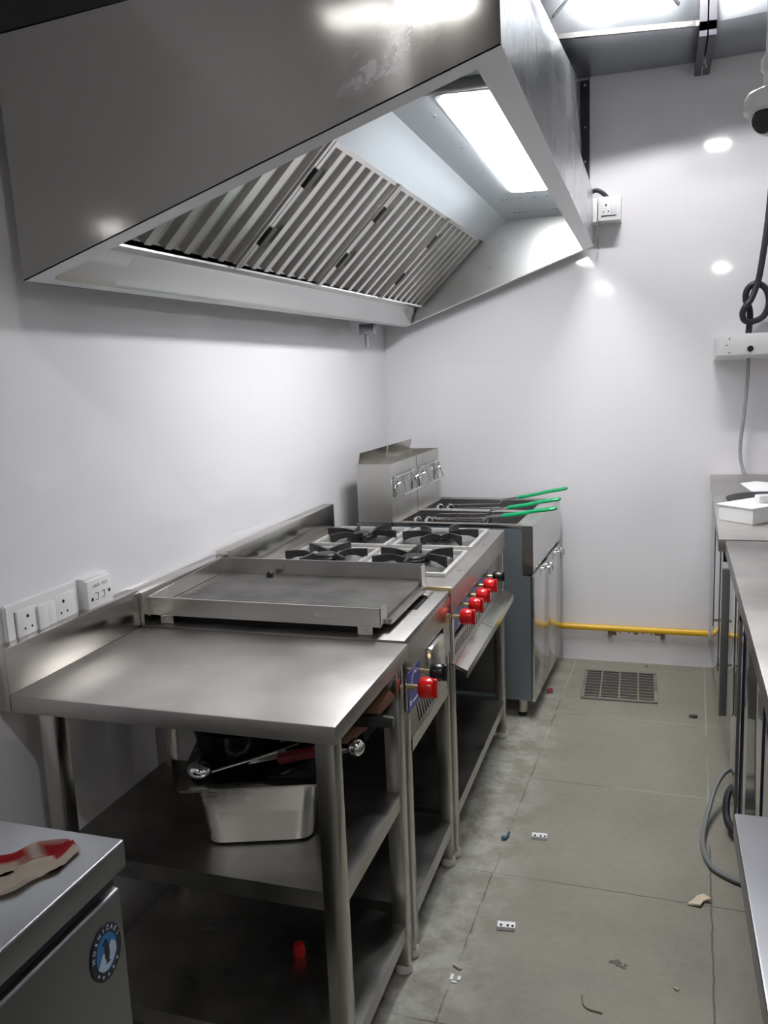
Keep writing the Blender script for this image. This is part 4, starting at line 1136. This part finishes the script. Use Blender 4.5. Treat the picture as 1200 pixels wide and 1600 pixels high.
single(m, 'dark_nut', 'rust', 'tiny dark nut on the floor at the back wall', 'nut', (1.306, 4.166, 0))
m = MB(); m.tube([(1.66, 2.93, .10), (1.586, 2.895, .11), (1.545, 2.84, .08), (1.515, 2.74, .035), (1.494, 2.63, .012), (1.492, 2.54, .009), (1.510, 2.46, .009), (1.545, 2.42, .009), (1.60, 2.39, .009), (1.70, 2.37, .009)], .0085, 8, smooth=6)
single(m, 'floor_cable', 'grey_cable', 'grey power cable looping onto the floor from the right hand fridge', 'cable', (1.494, 2.63, .009))
m = MB(); m.tube([(1.64, 2.80, .10), (1.594, 2.78, .11), (1.570, 2.74, .09), (1.566, 2.69, .05), (1.580, 2.64, .035), (1.63, 2.60, .03)], .0115, 8, smooth=6)
single(m, 'floor_hose', 'black_rubber', 'short thick black hose bent beside the grey floor cable', 'hose', (1.57, 2.72, .05))

# litter on the floor
def bracket(loc, rz, label):
    t = thing('metal_plate', label, 'bracket', loc, rz, 'small metal joining plates on the floor')
    m = MB(); m.hexa([(-.024, -.014, 0), (.024, -.014, 0), (.024, .014, .004), (-.024, .014, .004), (-.024, -.014, .002), (.024, -.014, .002), (.024, .014, .006), (-.024, .014, .006)]); m.box(-.024, .024, -.016, -.014, 0, .010)
    m.build('plate', 'white_plastic', t)
    m = MB()
    for x in (-.014, .004, .017): m.box(x-.003, x+.003, -.004, .003, .0045, .0056)
    m.build('screw_holes', 'dark_void', t)
    return t
bracket((.997, 2.513, .0005), .05, 'pale metal plate with holes on floor, the farther one near the blue scrap')
bracket((.968, 2.050, .0005), .10, 'pale metal plate with holes on floor, the nearer one beside the table')
m = MB(); m.tube([(.885, 2.465, .004), (.897, 2.475, .006), (.903, 2.50, .012)], .004, 6); m.ball((.890, 2.472, .007), .008, 1.2, 1, .8, 8)
single(m, 'blue_scrap', 'blue_scrap', 'small blue plastic scrap on the floor near the range', 'scrap', (.89, 2.475, 0))
m = MB(); m.prism([(1.435, 2.265, .001), (1.47, 2.262, .006), (1.478, 2.285, .004), (1.498, 2.292, .010), (1.480, 2.318, .003), (1.462, 2.300, .008), (1.450, 2.285, .002)], (.001, .002, .004))
single(m, 'torn_paper', 'scrap', 'torn beige paper scrap on a floor joint at right', 'paper', (1.46, 2.285, 0))
m = MB(); m.tube([(.864, 1.868, .004), (.887, 1.855, .004)], .0035, 6)
single(m, 'wood_stick', 'scrap', 'short tan stick on the floor beside the table foot', 'stick', (.875, 1.862, 0))
m = MB()
m.box(.866, .874, 1.815, 1.835, .0005, .003); m.box(.884, .892, 1.818, 1.832, .0005, .003); m.box(.872, .885, 1.806, 1.811, .0005, .003)
single(m, 'paper_flakes', 'white_paper', 'white paper flakes beside the tan stick on the floor', 'flakes', (.875, 1.82, 0))
m = MB(); m.tube([(1.185, 1.845, .002), (1.19, 1.815, .002), (1.205, 1.802, .002), (1.235, 1.798, .002)], .002, 6, smooth=4)
single(m, 'dark_thread', 'rust', 'thin dark thread lying on the near floor slab', 'thread', (1.19, 1.81, 0))
m = MB(); m.tube([(1.395, 1.925, .003), (1.405, 1.918, .003)], .003, 6)
single(m, 'white_chip', 'scrap', 'tiny pale chip on the floor at right of the dark stain', 'chip', (1.40, 1.92, 0))
m = MB()
for k in range(16):
    a = random.random()*6.28; r = .022*math.sqrt(random.random())
    m.lathe([(.005, 0), (.0045, .0008), (.001, .001)], (1.261+r*math.cos(a), 1.978+r*.8*math.sin(a), .0002), seg=8)
single(m, 'floor_stain', 'stain', 'dark mottled stain patch on the near floor slab', 'stain', (1.261, 1.978, 0))
m = MB(); m.prism([(.875, 3.72, .002), (.90, 3.735, .004), (.895, 3.755, .014), (.872, 3.745, .010)], (.001, .002, .003))
single(m, 'pink_wrapper', 'maroon', 'small reddish wrapper on the floor under the fryer door', 'wrapper', (.885, 3.74, 0))
